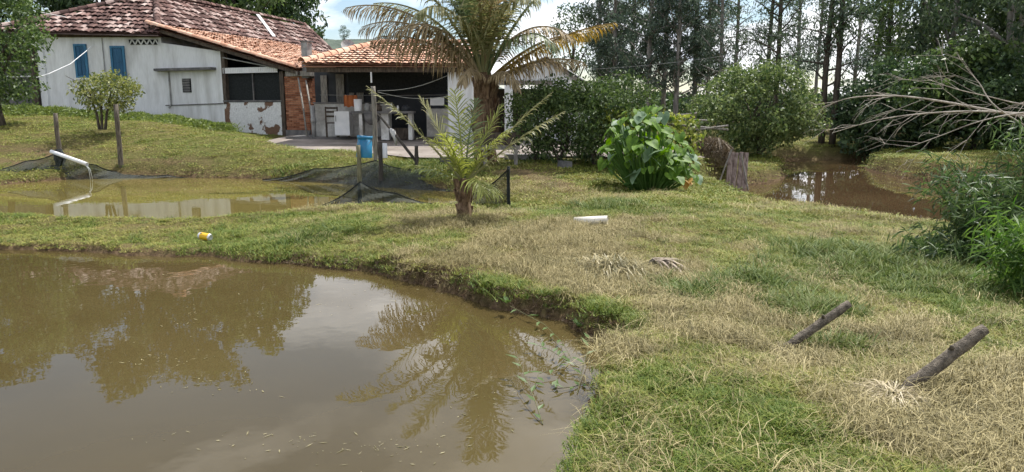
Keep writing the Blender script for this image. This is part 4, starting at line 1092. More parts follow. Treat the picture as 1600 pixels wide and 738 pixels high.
# big palm
yb = 16.6; xb = X(758, yb)
bp = thing('coconut_palm', 'large coconut palm with drying fronds standing before the kitchen', 'palm', (xb, yb, H(xb, yb)))
mb = MB(); random.seed(4)
mb.tube([(0, 0, -.15), (-.01, 0, .1), (-.03, 0, .5), (-.04, 0, 1.0), (-.03, 0, 1.5), (-.03, 0, 1.95)], [.34, .27, .22, .21, .22, .16], 14, wob=.08)
for k in range(34):
    a = random.uniform(0, 6.28); z = random.uniform(.4, 1.5); r = .215
    mb.obox((r * math.cos(a) - .05 * math.sin(a), r * math.sin(a) + .05 * math.cos(a), z), (.1 * math.sin(a), -.1 * math.cos(a), 0), (.02 * math.cos(a), .02 * math.sin(a), 0), (.09 * math.cos(a), .09 * math.sin(a), random.uniform(.25, .5)))
mb.build('trunk', M_FIBRE, bp)
big = [(188, 66, 4.6, 78, .72, 50, .45, M_TIPS), (182, 54, 3.5, 72, .80, 46, .9, M_FRONDD), (195, 52, 3.0, 80, .80, 40, 1.1, M_FRONDD), (172, 60, 3.1, 70, .75, 40, .9, M_TIPS),
       (150, 78, 4.0, 40, .8, 48, .35, M_FROND), (90, 84, 4.2, 30, .8, 48, .3, M_FROND), (60, 76, 4.0, 45, .8, 46, .35, M_FROND), (260, 82, 3.9, 35, .8, 48, .3, M_FROND), (120, 72, 3.8, 50, .8, 46, .4, M_FROND), (210, 76, 3.9, 48, .8, 46, .4, M_FROND),
       (268, 74, 3.1, 105, .70, 46, .7, M_TIPS), (300, 70, 2.9, 100, .70, 44, .9, M_TIPS), (285, 78, 3.0, 120, .62, 40, .6, M_FRONDD),
       (2, 64, 4.3, 62, .72, 34, .5, M_FROND), (-8, 36, 3.1, 32, .62, 44, .8, M_FRONDO), (-14, 30, 2.3, 50, .6, 34, 1.0, M_FRONDD), (15, 42, 2.8, 50, .6, 36, .8, M_FRONDO), (30, 70, 3.8, 55, .75, 44, .5, M_FROND), (100, 80, 3.9, 22, .9, 50, .25, M_FROND), (280, 84, 3.8, 25, .85, 50, .25, M_FROND), (178, 74, 4.0, 55, .8, 46, .5, M_FROND), (20, 78, 3.9, 40, .8, 46, .4, M_FROND), (190, 44, 2.6, 62, .85, 36, 1.3, M_FRONDD),
       (-30, 60, 2.6, 110, .6, 36, .8, M_FRONDD), (320, 58, 2.4, 115, .6, 34, .8, M_FROND), (205, 62, 2.6, 110, .65, 36, .9, M_FRONDD), (235, 70, 2.8, 115, .7, 40, .8, M_TIPS), (250, 40, 1.3, 120, .4, 20, 1.0, M_FRONDD), (310, 35, 1.3, 115, .4, 20, 1.0, M_FRONDD)]
for k, (az, el, L, dr, ll, n, hg, m) in enumerate(big):
    o = frond_mesh(az, el, L, dr, ll, int(n * 1.35), hg, .18, 80 + k, .038, .040).build('frond', m, bp); o.location = (-.03 + .06 * math.cos(R(az)), .06 * math.sin(R(az)), 1.55 + .35 * (el / 80))

# ------------------------------------------------------------------ taro, vines, bamboo
M_TARO = mat('taro_leaf', (0.05, 0.115, 0.012), (0.165, 0.28, 0.035), scale=3, rough=.55, spec=.25, trans=.35)
M_TARO2 = mat('taro_leaf_grey', (0.10, 0.17, 0.09), (0.19, 0.27, 0.16), scale=3, rough=.55, spec=.25, trans=.25)
M_TAROY = mat('taro_leaf_yellow', (0.40, 0.22, 0.05), (0.55, 0.38, 0.14), scale=3, rough=.5, trans=.3)
M_STALK = mat('taro_stalk', (0.05, 0.12, 0.02), (0.09, 0.17, 0.04), rough=.5)
def taro_leaf():
    mb = MB(); out = []
    prof = [(0, .0), (-.14, .06), (-.20, .16), (-.10, .26), (.08, .28), (.26, .22), (.42, .12), (.55, 0)]
    pts = [(x, y) for x, y in prof] + [(x, -y) for x, y in prof[-2:0:-1]]
    c = (.06, 0, .0); i = 0
    mb.v = [(0.06, 0, 0)] + [(x, y, -.35 * (x - .1) ** 2 + .25 * abs(y) - .9 * y * y + .012 * math.sin(9 * x)) for x, y in pts]
    n = len(pts); mb.f = [(0, 1 + k, 1 + (k + 1) % n) for k in range(n)]
    me = bpy.data.meshes.new('leaf'); me.from_pydata(mb.v, [], mb.f); me.update(); me.polygons.foreach_set('use_smooth', [True] * len(me.polygons)); return me
tl = {m: taro_leaf() for m in ('g', 's', 'y')}
for k_, m_ in (('g', M_TARO), ('s', M_TARO2), ('y', M_TAROY)): tl[k_].materials.append(m_)
tx, ty = X(1018, 13.9), 13.9
tz = H(tx, ty)
taro = thing('taro_plant', 'lush clump of huge bright green heart shaped leaves before the hedge', 'plant', (tx, ty, tz))
rng = np.random.default_rng(12); stalks = MB()
for k in range(230):
    r = .86 * math.sqrt(rng.random()); a = rng.uniform(0, 6.28)
    bx, by = r * math.cos(a) * 1.0, r * math.sin(a) * .8
    top = (1.42 - .55 * (r / .8) ** 2 - .38 * max(0, bx) - .18 * min(0, bx) - .05) * rng.uniform(.3, 1.12) + .05
    hx, hy = bx * 1.08, by * 1.08
    kind = 'y' if k in (5, 17, 31) else ('s' if rng.random() < .16 else 'g')
    if kind == 'y': hx, hy, top = .40 + .1 * (k % 3), -.45, .12 + .05 * (k % 3)
    o = link('leaf', tl[kind], None, taro); o.location = (hx, hy, top)
    yaw = math.atan2(by, bx) + rng.normal(0, .5)
    if rng.random() < .6: yaw = -math.pi / 2 + rng.normal(0, .7)
    o.rotation_euler = (rng.normal(0, .25), rng.uniform(.25, 1.15), yaw); s = rng.uniform(.15, .46); o.scale = (s, s, s)
    stalks.tube([(bx * .4, by * .4, -.03), (bx * .85, by * .85, top * .6), (hx, hy, top - .01)], [.016, .012, .007], 5, cap=False)
stalks.build('stalk', M_STALK, taro)['kind'] = 'stuff'
# vine trellis
vx, vy = X(1040, 16.4), 16.4
tr = thing('vine_trellis', 'yellow green vine sprawling over a pole trellis behind the taro', 'trellis', (vx, vy, H(vx, vy)))
for (x0, y0, z0, x1, y1, z1, r) in [(-1.2, 0, 0, -1.2, 0, 1.3, .035), (.55, .1, 0, .55, .1, 1.2, .035), (-.4, .5, 0, -.4, .5, 1.3, .035), (-1.4, 0, 1.22, 1.35, -.1, .93, .025), (-1.4, .4, 1.26, 1.0, .35, 1.12, .022), (.0, -.1, .88, 1.35, -.1, 1.02, .024), (-1.3, .2, 1.10, .8, .5, 1.28, .02)]:
    mb = MB(); mb.tube([(x0, y0, z0), ((x0 + x1) / 2 + .02, (y0 + y1) / 2, (z0 + z1) / 2 - .02), (x1, y1, z1)], r, 6); mb.build('pole', M_GREYWOOD, tr)
rng = np.random.default_rng(14); n = 1900
lx = rng.uniform(-1.4, .75, n); ly = rng.normal(.15, .35, n); top = 1.30 - .08 * (lx + 1.2); dep = rng.random(n) ** 1.6 * (.35 + .55 * (lx > .1))
tr_l = link('vine_leaves', leaf_mesh('vine_leaves', np.c_[lx, ly, top - dep + rng.normal(0, .06, n)], .12, .085, rng=rng), M_LIME, tr)
# dry vine heap on the bank by the boards
hx, hy = X(1112, 18.2), 18.2
rng = np.random.default_rng(15); n = 5000
d = rng.normal(size=(n, 3)); d /= np.linalg.norm(d, axis=1, keepdims=True); d[:, 2] = np.abs(d[:, 2])
P = d * (rng.uniform(.6, 1.0, n) ** .5)[:, None] * np.array([.62, .5, .72])
heap = tag(link('dry_vine_heap', leaf_mesh('dry_vine_heap', P, .22, .012, droop=.4, rng=rng), M_DRYBR), 'heap of dry brown vines between the taro and the board screen', 'vine heap')
heap.location = (hx, hy, H(hx, hy) - .05)
mb = MB()
for k in range(40):
    a = rng.uniform(0, 6.28); mb.tube([(.5 * math.cos(a), .42 * math.sin(a), 0), (.55 * math.cos(a + .4), .42 * math.sin(a + .4), .45), (.2 * math.cos(a + .9), .2 * math.sin(a + .9), .7)], .006, 4, cap=False)
mb.build('twig', M_DRYBR, heap)['kind'] = 'stuff'

# bamboo thicket at the right edge
def bamboo(name, label, x, y, nc, hmin, hmax, lean, nleaf, m, seed, ll=.17, spread=.5):
    rng = np.random.default_rng(seed); t = thing(name, label, 'bamboo', (x, y, H(x, y)))
    cm = MB(); C, O = [], []
    for k in range(nc):
        a = rng.uniform(0, 6.28); r = spread * math.sqrt(rng.random()); h = rng.uniform(hmin, hmax)
        bx, by = r * math.cos(a), r * math.sin(a); dx, dy = lean[0] + rng.normal(0, .25), lean[1] + rng.normal(0, .25)
        pts = [Vector((bx + dx * h * t_ ** 1.7, by + dy * h * t_ ** 1.7, -.05 + h * (t_ - .22 * t_ ** 3))) for t_ in np.linspace(0, 1, 8)]
        cm.tube(pts, [.009 * (1 - .7 * j / 7) + .0015 for j in range(8)], 5, cap=False)
        for j in range(nleaf):
            t_ = rng.uniform(.12, 1.0); i = min(6, int(t_ * 7)); q = pts[i].lerp(pts[i + 1], t_ * 7 - i)
            rr = .26 * rng.random() ** .6; aa = rng.uniform(0, 6.28)
            C.append((q.x + rr * math.cos(aa), q.y + rr * math.sin(aa), q.z + rng.normal(0, .07))); O.append((math.cos(aa) * .8, math.sin(aa) * .8, 0))
    cm.build('culm', M_STALK, t)['kind'] = 'stuff'
    link('foliage', leaf_mesh('foliage', np.array(C), ll, .020, droop=.35, rng=rng, outward=np.array(O)), m, t)
    return t
bamboo('bamboo_clump', 'dense dark bamboo clump leaning in at the right edge beside the pond', X(1600, 8.0), 8.0, 52, .45, 1.3, (-.13, -.05), 120, M_BAMB, 61)
bamboo('bamboo_clump', 'fresh bright green bamboo shoots at the right edge nearest the posts', X(1650, 6.4), 6.4, 26, .55, 1.0, (-.12, -.12), 90, M_BAMBL, 62, spread=.32)
bamboo('bamboo_clump', 'tall bamboo stems rising beyond the right edge behind the dark clump', X(1645, 8.2), 8.2, 26, 1.2, 2.0, (-.10, .0), 110, M_BAMB, 63, spread=.4)
bamboo('bamboo_clump', 'low sprawling bamboo spray left of the dark clump at the pond edge', X(1520, 7.9), 7.9, 22, .15, .42, (-.35, -.1), 70, M_BAMB, 64, spread=.45)
# dead canes reaching in from the right
M_CANE = mat('dead_cane', (0.24, 0.205, 0.17), (0.46, 0.41, 0.35), scale=5, rough=.8, fine=.15)
canes = [([(1760, 205, 12.0), (1600, 182, 12), (1480, 160, 12.2), (1400, 150, 12.4), (1330, 153, 12.6), (1285, 168, 12.8)], .026, 'upper bare bamboo cane arching over the pond from the right edge', 11),
         ([(1760, 190, 11.4), (1600, 178, 11.5), (1520, 174, 11.6), (1440, 178, 11.8), (1370, 188, 12), (1300, 208, 12.2)], .022, 'middle bare bamboo cane drooping towards the pond at its tip', 12),
         ([(1740, 165, 11.0), (1600, 176, 11.2), (1530, 190, 11.4), (1470, 212, 11.6), (1400, 238, 11.8)], .016, 'lower bare bamboo cane slanting down to the far bank', 13),
         ([(1660, 230, 11.3), (1560, 170, 11.5), (1530, 130, 11.7), (1508, 105, 11.8)], .014, 'bare cane sticking up across the other canes', 14),
         ([(1760, 160, 11.8), (1620, 165, 12), (1540, 150, 12.1), (1490, 138, 12.2), (1440, 120, 12.4)], .014, 'thin bare cane tip above the upper arching cane', 15)]
for pts, r, lb, sd in canes:
    rng = np.random.default_rng(sd); P = [D(*p) for p in pts]
    Q = []
    for k in range(len(P) - 1):
        a, b = P[max(k - 1, 0)], P[k]; c_, d_ = P[k + 1], P[min(k + 2, len(P) - 1)]
        for j in range(5):
            t_ = j / 5
            Q.append(.5 * ((2 * b) + (c_ - a) * t_ + (2 * a - 5 * b + 4 * c_ - d_) * t_ ** 2 + (3 * b - a - 3 * c_ + d_) * t_ ** 3))
    Q.append(P[-1])
    ct = thing('bare_bamboo_cane', lb, 'bamboo cane', Q[0], 'bare bamboo canes')
    mb = MB(); nq = len(Q)
    mb.tube([q - Q[0] for q in Q], [r * (1 - .8 * k / nq) for k in range(nq)], 6); mb.build('culm', M_CANE, ct)
    nb = int(6 * r / .014)
    for k in range(nb):
        i = int(rng.uniform(.2, .97) * (nq - 1)); q = Q[i] - Q[0]; tdir = (Q[min(i + 1, nq - 1)] - Q[i - 1]).normalized()
        ang = rng.uniform(-.9, .9); L = rng.uniform(.35, 1.25)
        d = (tdir * rng.uniform(.5, 1.0) + Vector((0, rng.normal(0, .35), ang * .7 - .15))).normalized()
        mb = MB(); m1 = q + d * L * .55; m2 = m1 + (d + Vector((0, 0, -.55))).normalized() * L * .45
        mb.tube([q, m1, m2], [r * .27, r * .17, .002], 5, cap=False)
        for s_ in range(2):
            dv = (d + Vector((rng.normal(0, .5), rng.normal(0, .4), rng.normal(0, .5)))).normalized(); mb.tube([m1, m1 + dv * L * .25, m1 + dv * L * .4 + Vector((0, 0, -.08))], [.005, .003, .002], 4, cap=False)
        mb.build('branch', M_CANE, ct)

# ------------------------------------------------------------------ posts, nets and pond things
M_POST = mat('weathered_post', (0.06, 0.048, 0.038), (0.17, 0.145, 0.115), scale=9, stretch=(5, 5, .7), bump=.6, fine=.3)
M_POSTD = mat('dark_wet_post', (0.030, 0.026, 0.022), (0.085, 0.072, 0.058), scale=9, stretch=(5, 5, .7), bump=.6, fine=.3)
M_POSTG = mat('mossy_post', (0.10, 0.095, 0.055), (0.22, 0.205, 0.13), scale=9, stretch=(5, 5, .7), bump=.6, fine=.3)
def post(label, u, vb, vt, r, m, zb=None, y=None, name='post', group=None, sink=.25, dark=None):
    b = on(u, vb) if y is None else D(u, vb, y)
    if zb is not None: b = G(u, vb, zb)
    t = D(u, vt, b.y)
    h = t.z - b.z
    mb = MB(); random.seed(int(u)); n = 7
    pts = [(random.uniform(-.008, .008), random.uniform(-.008, .008), -sink + (h + sink) * k / n) for k in range(n + 1)]
    mb.tube(pts, [r * random.uniform(.9, 1.08) for _ in range(n + 1)], 10, wob=.05)
    o = mb.build(name, m, None, True); o.location = b; tag(o, label, 'post', group)
    if dark:
        mb = MB(); mb.tube([(0, 0, -.02), (0, 0, dark * .5), (0, 0, dark)], r * 1.12, 10); mb.build('net_sleeve', M_NETBLACK, o)
    return o, b
GP = 'stakes round the net pond'
pA, bA = post('dark wooden stake carrying the white pipe at the pond corner', 97, 278, 177, .05, M_POST, W_NET, group=GP)
pB, bB = post('bare wooden stake right of the white pipe', 191, 276, 163, .055, M_POST, W_NET, group=GP)
pC, bC = post('short mossy stake in front of the blue bucket', 563, 319, 227, .036, M_POSTG, W_NET, group=GP, dark=.36)
pD, bD = post('short dark stake below the white container', 596, 291, 222, .05, M_POSTD, W_NET, group=GP)
pE, bE = post('tall grey post beside the clothes line', 587, 252, 135, .055, M_GREYWOOD, group=GP)
pF, bF = post('black net stake at the right end of the net', 795, 322, 260, .028, M_NETBLACK, group=GP)
pG, bG = post('low stub of a stake left of the young palm', 651, 262, 228, .04, M_POSTD, y=15.7, group=GP)

def net_material():
    m = bpy.data.materials.new('shade_net_mesh'); m.use_nodes = True
    N, L = m.node_tree.nodes, m.node_tree.links; b = N['Principled BSDF']
    b.inputs['Base Color'].default_value = (.020, .026, .020, 1); b.inputs['Roughness'].default_value = .8
    t = N.new('ShaderNodeBsdfTransparent'); x = N.new('ShaderNodeMixShader')
    tc = N.new('ShaderNodeTexCoord'); nz = N.new('ShaderNodeTexNoise'); nz.inputs['Scale'].default_value = 2.5; nz.inputs['Detail'].default_value = 3
    L.new(tc.outputs['Object'], nz.inputs['Vector'])
    mr = N.new('ShaderNodeMapRange'); mr.inputs[1].default_value = .3; mr.inputs[2].default_value = .7; mr.inputs[3].default_value = .55; mr.inputs[4].default_value = .85
    L.new(nz.outputs['Fac'], mr.inputs[0]); L.new(mr.outputs[0], x.inputs[0])
    L.new(t.outputs[0], x.inputs[1]); L.new(b.outputs[0], x.inputs[2]); L.new(x.outputs[0], N['Material Output'].inputs[0]); return m
M_NET = net_material()
def net(label, tops, bots):
    T = [Vector(p) for p in tops]; B = [Vector(p) for p in bots]; mb = MB(); rows = 7; cols = []
    random.seed(len(label))
    def at(P, t):
        f = t * (len(P) - 1); i = min(int(f), len(P) - 2); return P[i].lerp(P[i + 1], f - i)
    nc = 10 * (len(T) - 1)
    for c in range(nc + 1):
        t = c / nc; a, b = at(T, t), at(B, t)
        sag = math.sin(math.pi * (t * (len(T) - 1) % 1)) * .05
        cols.append([a.lerp(b, r / rows) + Vector((0, .05 * math.sin(c * .9 + r * 1.3) * math.sin(math.pi * r / rows), -sag * (1 - r / rows))) for r in range(rows + 1)])
    for c in range(nc):
        for r in range(rows): mb.poly(cols[c][r], cols[c][r + 1], cols[c + 1][r + 1], cols[c + 1][r])
    o = mb.build('shade_net', M_NET, None, True); tag(o, label, 'net', 'black shade nets round the pond')
    e = MB(); e.tube([c[0] for c in cols], .011, 5); e.build('hem_rope', M_NETBLACK, o)
    return o
zA = lambda u, v, b: D(u, v, b.y - .06)
net('black net sagging left from the white pipe stake', [D(-30, 268, 16.2), D(40, 252, 16.7), zA(95, 236, bA)], [D(-30, 296, 15.6), D(40, 288, 16.2), D(95, 281, 16.6)])
net('black net dropping right from the white pipe stake along the bank', [zA(98, 240, bA), D(150, 258, 16.9), zA(191, 269, bB), D(260, 274, 17.0), D(335, 277, 17.0)], [D(98, 282, 16.6), D(150, 281, 16.7), D(191, 280, 16.8), D(260, 281, 16.8), D(335, 281, 16.9)])
net('black net stretched along the far bank behind the blue bucket', [D(410, 281, 16.4), D(490, 264, 16.2), D(587, 251, 15.9), D(640, 264, 15.5), D(700, 287, 14.9), D(745, 296, 14.2)], [D(410, 285, 16.3), D(490, 287, 16.0), D(590, 293, 15.0), D(640, 297, 14.6), D(700, 301, 14.2), D(745, 305, 13.8)])
net('black net peaked over the short mossy stake', [D(503, 321, 12.25), zA(563, 284, bC), D(620, 302, 12.2), D(692, 320, 12.05)], [D(503, 324, 12.1), D(563, 324, 12.1), D(620, 325, 12.0), D(692, 325, 11.9)])
net('black net rising to the right hand end stake', [D(690, 320, 12.05), D(740, 303, 12.1), zA(795, 264, bF)], [D(690, 326, 11.8), D(740, 326, 11.8), D(795, 326, 11.75)])

M_BLUEP = mat('blue_plastic', (0.006, 0.13, 0.26), (0.012, 0.18, 0.33), scale=3, rough=.4, spec=.5, fine=.06)
def bucket(name, label, cat, c, r0, r1, h, m, rim=True, tilt=0.0):
    t = thing(name, label, cat, c); t.rotation_euler = (0, tilt, 0)
    mb = MB(); mb.ring((0, 0, 0), (0, 0, 1), [(0.001, 0), (r0, 0), (r0 * 1.01, .01), (r1, h), (r1 - .008, h), (r0 - .008, .015), (0.001, .015)], 24); mb.build('body', m, t, True)
    if rim:
        mb = MB(); mb.ring((0, 0, 0), (0, 0, 1), [(r1 + .001, h - .05), (r1 + .012, h - .045), (r1 + .014, h + .004), (r1 - .006, h + .006)], 24); mb.build('rim', m, t, True)
        mb = MB(); mb.tube([(r1 * math.cos(a), -.25 * r1 * 0 + r1 * .5 * math.sin(a) * 0 - .02 - .10 * math.sin(a), h - .03 - .13 * math.sin(a)) for a in np.linspace(0, math.pi, 13)], .004, 5); mb.build('handle', M_STEEL, t)
    return t
b0 = D(569, 246, bC.y + .20)
bucket('blue_bucket', 'blue plastic bucket hung behind the short mossy stake', 'bucket', b0, .135, .118, .36, M_BLUEP, True, .07)
b0 = D(598, 247, bD.y + .20)
bucket('white_container', 'white plastic container hung on the short dark stake', 'container', b0, .10, .10, .30, M_WHITE, False)
# white pipe with black wrap
M_PVC = mat('white_pvc', (0.70, 0.71, 0.73), (0.82, 0.83, 0.84), scale=4, rough=.35, spec=.5)
def pipe(name, label, a, b, r, m, inner=True):
    a, b = Vector(a), Vector(b); ax = b - a; L = ax.length
    t = thing(name, label, 'pipe', a); mb = MB(); mb.ring((0, 0, 0), ax, [(r * .88, 0), (r, 0), (r, L), (r * .88, L), (r * .86, L - .25)], 20); mb.build('tube', m, t, True)
    mb = MB(); mb.ring((0, 0, 0), ax, [(r * .855, L - .25), (.001, L - .25)], 20); mb.build('inside', M_NETBLACK, t)
    return t
ya = bA.y - .12
pipe('white_pipe', 'white plastic pipe pouring into the net pond from the stake', D(80, 237, ya + .05), D(136, 257, ya - .25), .044, M_PVC)
mb = MB(); random.seed(2)
mb.tube([bA + Vector((0, -.01, z)) for z in (.0, .12, .3, .42, .55, .66)], [.07, .10, .085, .12, .10, .06], 10, wob=.22)
tag(mb.build('plastic_wrap', M_NETBLACK, None, True), 'black plastic wrapped round the white pipe stake', 'plastic')
M_SPRAY = bpy.data.materials.new('falling_water'); M_SPRAY.use_nodes = True
_b = M_SPRAY.node_tree.nodes['Principled BSDF']; _b.inputs['Base Color'].default_value = (.75, .78, .78, 1); _b.inputs['Roughness'].default_value = .1
mb = MB(); e0 = D(135, 258, ya - .25)
for k in range(2): mb.tube([e0 + Vector((.02 * k, 0, -.03)), e0 + Vector((.05 + .03 * k, -.01, -.10)), e0 + Vector((.07 + .05 * k, -.02, W_NET - e0.z))], .004, 5)
tag(mb.build('water_trickle', M_SPRAY, None, True), 'thin trickle of water falling from the white pipe', 'water jet')
# black pole on the near edge of the net pond
a, b = on(105, 336), on(232, 337)
mb = MB(); mb.tube([a + Vector((0, 0, .03)), a.lerp(b, .5) + Vector((0, 0, .045)), b + Vector((0, 0, .02))], [.02, .018, .014], 8)
o = mb.build('black_pole', M_NETBLACK, None, True); tag(o, 'thin black pole lying on the bank of the net pond', 'pole')
mb = MB(); q = a.lerp(b, .45); mb.tube([q + Vector((-.08, -.003, .044)), q + Vector((.05, -.003, .044))], .0195, 8); mb.build('pale_band', M_GREY, o)

# drinks can
pc = on(321, 377)
can = thing('drinks_can', 'yellow drinks can with silver ends lying on the grass by the pond', 'can', pc + Vector((0, 0, .058)))
can.rotation_euler = (0, .10, -.30)
M_YEL = mat('yellow_print', (0.62, 0.36, 0.01), (0.72, 0.44, 0.015), rough=.35, spec=.5, scale=3)
M_ALU = mat('can_silver', (0.62, 0.62, 0.64), (0.74, 0.74, 0.75), rough=.3, metal=.5)
Lc, rc = .175, .046
mb = MB(); mb.ring((-Lc / 2 + .035, 0, 0), (1, 0, 0), [(rc, 0), (rc, Lc - .06)], 24); mb.build('body', M_YEL, can, True)
mb = MB(); mb.ring((-Lc / 2, 0, 0), (1, 0, 0), [(.001, .006), (rc * .78, .006), (rc * .82, 0), (rc * .86, .004), (rc * .99, .022), (rc * 1.002, .0345)], 24); mb.build('top', M_ALU, can, True)
mb = MB(); mb.ring((Lc / 2, 0, 0), (-1, 0, 0), [(.001, .010), (rc * .6, .008), (rc * .74, 0), (rc * .98, .013), (rc * 1.001, .0245)], 24); mb.build('bottom', M_ALU, can, True)
mb = MB()
for k in range(6):
    a0, a1 = 1.9 + k * .1, 2.0 + k * .1
    mb.poly(*[(x, -math.sin(aa - .9) * (rc + .0012), math.cos(aa - 1.9) * (rc + .0012)) for x, aa in ((-.035, a0), (-.010, a0), (-.010, a1), (-.035, a1))])
mb.build('printed_emblem', M_TIMBER, can)
# pvc stub in the turf
M_PVCD = mat('cream_pvc', (0.58, 0.52, 0.42), (0.76, 0.72, 0.63), scale=6, rough=.45)
a = on(900, 349) + Vector((-.02, 0, -.0)); b = on(949, 354) + Vector((0, .0, .085))
pipe('pvc_pipe', 'short cream plastic pipe stub sticking out of the turf', a + Vector((0, 0, .025)), b, .055, M_PVCD)

# leaning posts
M_LEAN = mat('grey_brown_post', (0.070, 0.058, 0.044), (0.185, 0.155, 0.12), scale=7, stretch=(4, 4, 4), bump=.7, bscale=30, fine=.3)
def lean_post(label, ub, vb, ut, vt, dy, r, seed):
    b = on(ub, vb); t = D(ut, vt, b.y + dy); d = t - b; rng = np.random.default_rng(seed); random.seed(seed)
    o_ = thing('leaning_post', label, 'post', b, 'posts leaning in the straw')
    mb = MB(); n = 14; pts = [d * (-.15 + 1.15 * k / n) + Vector((rng.normal(0, .003), rng.normal(0, .003), rng.normal(0, .003))) for k in range(n + 1)]
    mb.tube(pts, [r * (1.04 - .12 * k / n) * rng.uniform(.96, 1.04) for k in range(n)] + [r * .86], 14, wob=.03); mb.build('shaft', M_LEAN, o_, True)
    mb = MB(); k0 = d * .62; mb.tube([k0 + Vector((-.01, 0, r * .6)), k0 + Vector((-.02, -.02, r * 1.25)), k0 + Vector((-.03, -.03, r * 1.5))], [r * .5, r * .35, r * .2], 7); mb.build('branch_stub', M_LEAN, o_, True)
    return b
q1 = lean_post('nearer grey post leaning right out of a straw tuft', 1403, 617, 1541, 513, .05, .036, 5)
q2 = lean_post('further short grey post leaning right in the straw', 1226, 545, 1327, 475, .05, .031, 6)
def straw_tuft(label, c, n, rad, h, seed, m, name='straw_tuft', w=.006, cat='straw', radial=False):
    rng = np.random.default_rng(seed); mb = MB()
    for k in range(n):
        a = rng.uniform(0, 6.28); rr = rad * math.sqrt(rng.random()); L = rng.uniform(.4, 1.1) * rad
        hh = h * (1 - .8 * (rr / rad) ** 2)
        s = Vector((rr * math.cos(a), rr * math.sin(a), hh * rng.uniform(.1, 1)))
        a2 = a + rng.normal(0, .8) if radial else rng.uniform(0, 6.28)
        if radial: s = s * .35; w = .0045
        e = s + Vector((L * math.cos(a2), L * math.sin(a2), 0)); m_ = s.lerp(e, .5) + Vector((0, 0, hh * rng.uniform(.0, .5)))
        er = min(1.0, math.hypot(e.x, e.y) / rad); e.z = h * (1 - er) * rng.uniform(.2, 1.2) + rng.uniform(-.01, .02)
        sd = Vector((-math.sin(a2), math.cos(a2), 0)) * w * rng.uniform(.4, .8)
        i = len(mb.v); mb.v += [tuple(q) for q in (s - sd, s + sd, m_ - sd, m_ + sd, e - sd * .3, e + sd * .3)]
        mb.f += [(i, i + 1, i + 3, i + 2), (i + 2, i + 3, i + 5, i + 4)]
    o = mb.build(name, m); o.location = c; tag(o, label, cat); return o
M_STRAWO = leaf_mat('loose_straw', (0.26, 0.21, 0.12), (0.54, 0.46, 0.30), trans=.1)
M_HAY = leaf_mat('cut_grass_heap', (0.10, 0.095, 0.035), (0.36, 0.30, 0.15), trans=.15)
straw_tuft('pale straw tuft round the foot of the nearer leaning post', q1 + Vector((-.05, -.07, .02)), 260, .24, .09, 3, M_STRAWO, radial=True)
straw_tuft('straw wisps round the foot of the further leaning post', q2, 90, .14, .03, 4, M_STRAWO, radial=True)
straw_tuft('heap of cut grass on the field beside the dead palm stump', on(955, 428), 1500, .38, .14, 5, M_HAY, 'grass_heap', .007, 'grass heap')
# dead palm stump debris
sd_ = on(1042, 418); M_HUSK = mat('grey_husk', (0.14, 0.11, 0.08), (0.34, 0.28, 0.22), scale=6, island=.7, stretch=(3, 3, 3), fine=.2)
o = thing('dead_palm_stump', 'grey frayed dead palm leaf bases lying on the cut grass', 'palm stump', sd_); rng = np.random.default_rng(4)
for k in range(30):
    mb = MB(); a = rng.uniform(-1.3, .45); L = rng.uniform(.16, .34); w = rng.uniform(.008, .018)
    p = Vector((-.10 + rng.uniform(-.06, .06), rng.uniform(-.06, .06), rng.uniform(.05, .085))); dx, dy = math.cos(a), math.sin(a)
    pts = [p + Vector((dx * L * t, dy * L * t, .025 * math.sin(math.pi * t) - .07 * t * t)) for t in (0, .25, .5, .75, 1)]
    s_ = Vector((-dy, dx, 0)) * w
    for j in range(4):
        mb.poly(pts[j] - s_ * (1 - .15 * j), pts[j] + s_ * (1 - .15 * j), pts[j + 1] + s_ * (.85 - .15 * j), pts[j + 1] - s_ * (.85 - .15 * j))
        mb.poly(pts[j + 1] - s_ * (.85 - .15 * j) - Vector((0, 0, .012)), pts[j + 1] + s_ * (.85 - .15 * j) - Vector((0, 0, .012)), pts[j] + s_ * (1 - .15 * j) - Vector((0, 0, .012)), pts[j] - s_ * (1 - .15 * j) - Vector((0, 0, .012)))
    mb.build('leaf_base', M_HUSK, o)
mb = MB(); mb.tube([(-.14, 0, -.02), (-.13, 0, .03), (-.11, 0, .07)], [.08, .07, .04], 10, wob=.15); mb.build('core', M_POSTD, o)

# board screen at the pond
M_BOARD = mat('pinkish_board', (0.115, 0.080, 0.066), (0.30, 0.235, 0.205), scale=5, stretch=(5, 5, .5), fine=.25)
yb_ = 17.0; a = D(1132, 294, yb_)
sc = thing('board_screen', 'weathered upright boards standing at the edge of the brown pond', 'board screen', (a.x, yb_, W_FAR - .1))
edges = [1133, 1142, 1150, 1158, 1167]
for k in range(4):
    t0, t1 = D(edges[k] + 6, 238 + k % 2, yb_ + .3), D(edges[k + 1] + 5.2 - k * .6, 238 + k % 2, yb_ + .3); b0_, b1_ = D(edges[k], 298, yb_), D(edges[k + 1] - .8, 298, yb_)
    mb = MB(); th = Vector((0, .035, 0)); yo = Vector((0, .018 * (k % 2), 0))
    mb.hexa([p - Vector(sc.location) + yo for p in (b0_, b1_, b1_ + th, b0_ + th, t0, t1, t1 + th, t0 + th)]); mb.build('plank', M_BOARD, sc)
for (u0, v0, u1, v1, y0) in ((1125, 282, 1143, 234, 16.9), (1169, 298, 1158, 240, 16.85)):
    mb = MB(); mb.tube([D(u0, v0, y0) - sc.location, D(u1, v1, y0 + .2) - sc.location], .018, 6); mb.build('batten', M_GREYWOOD, sc)

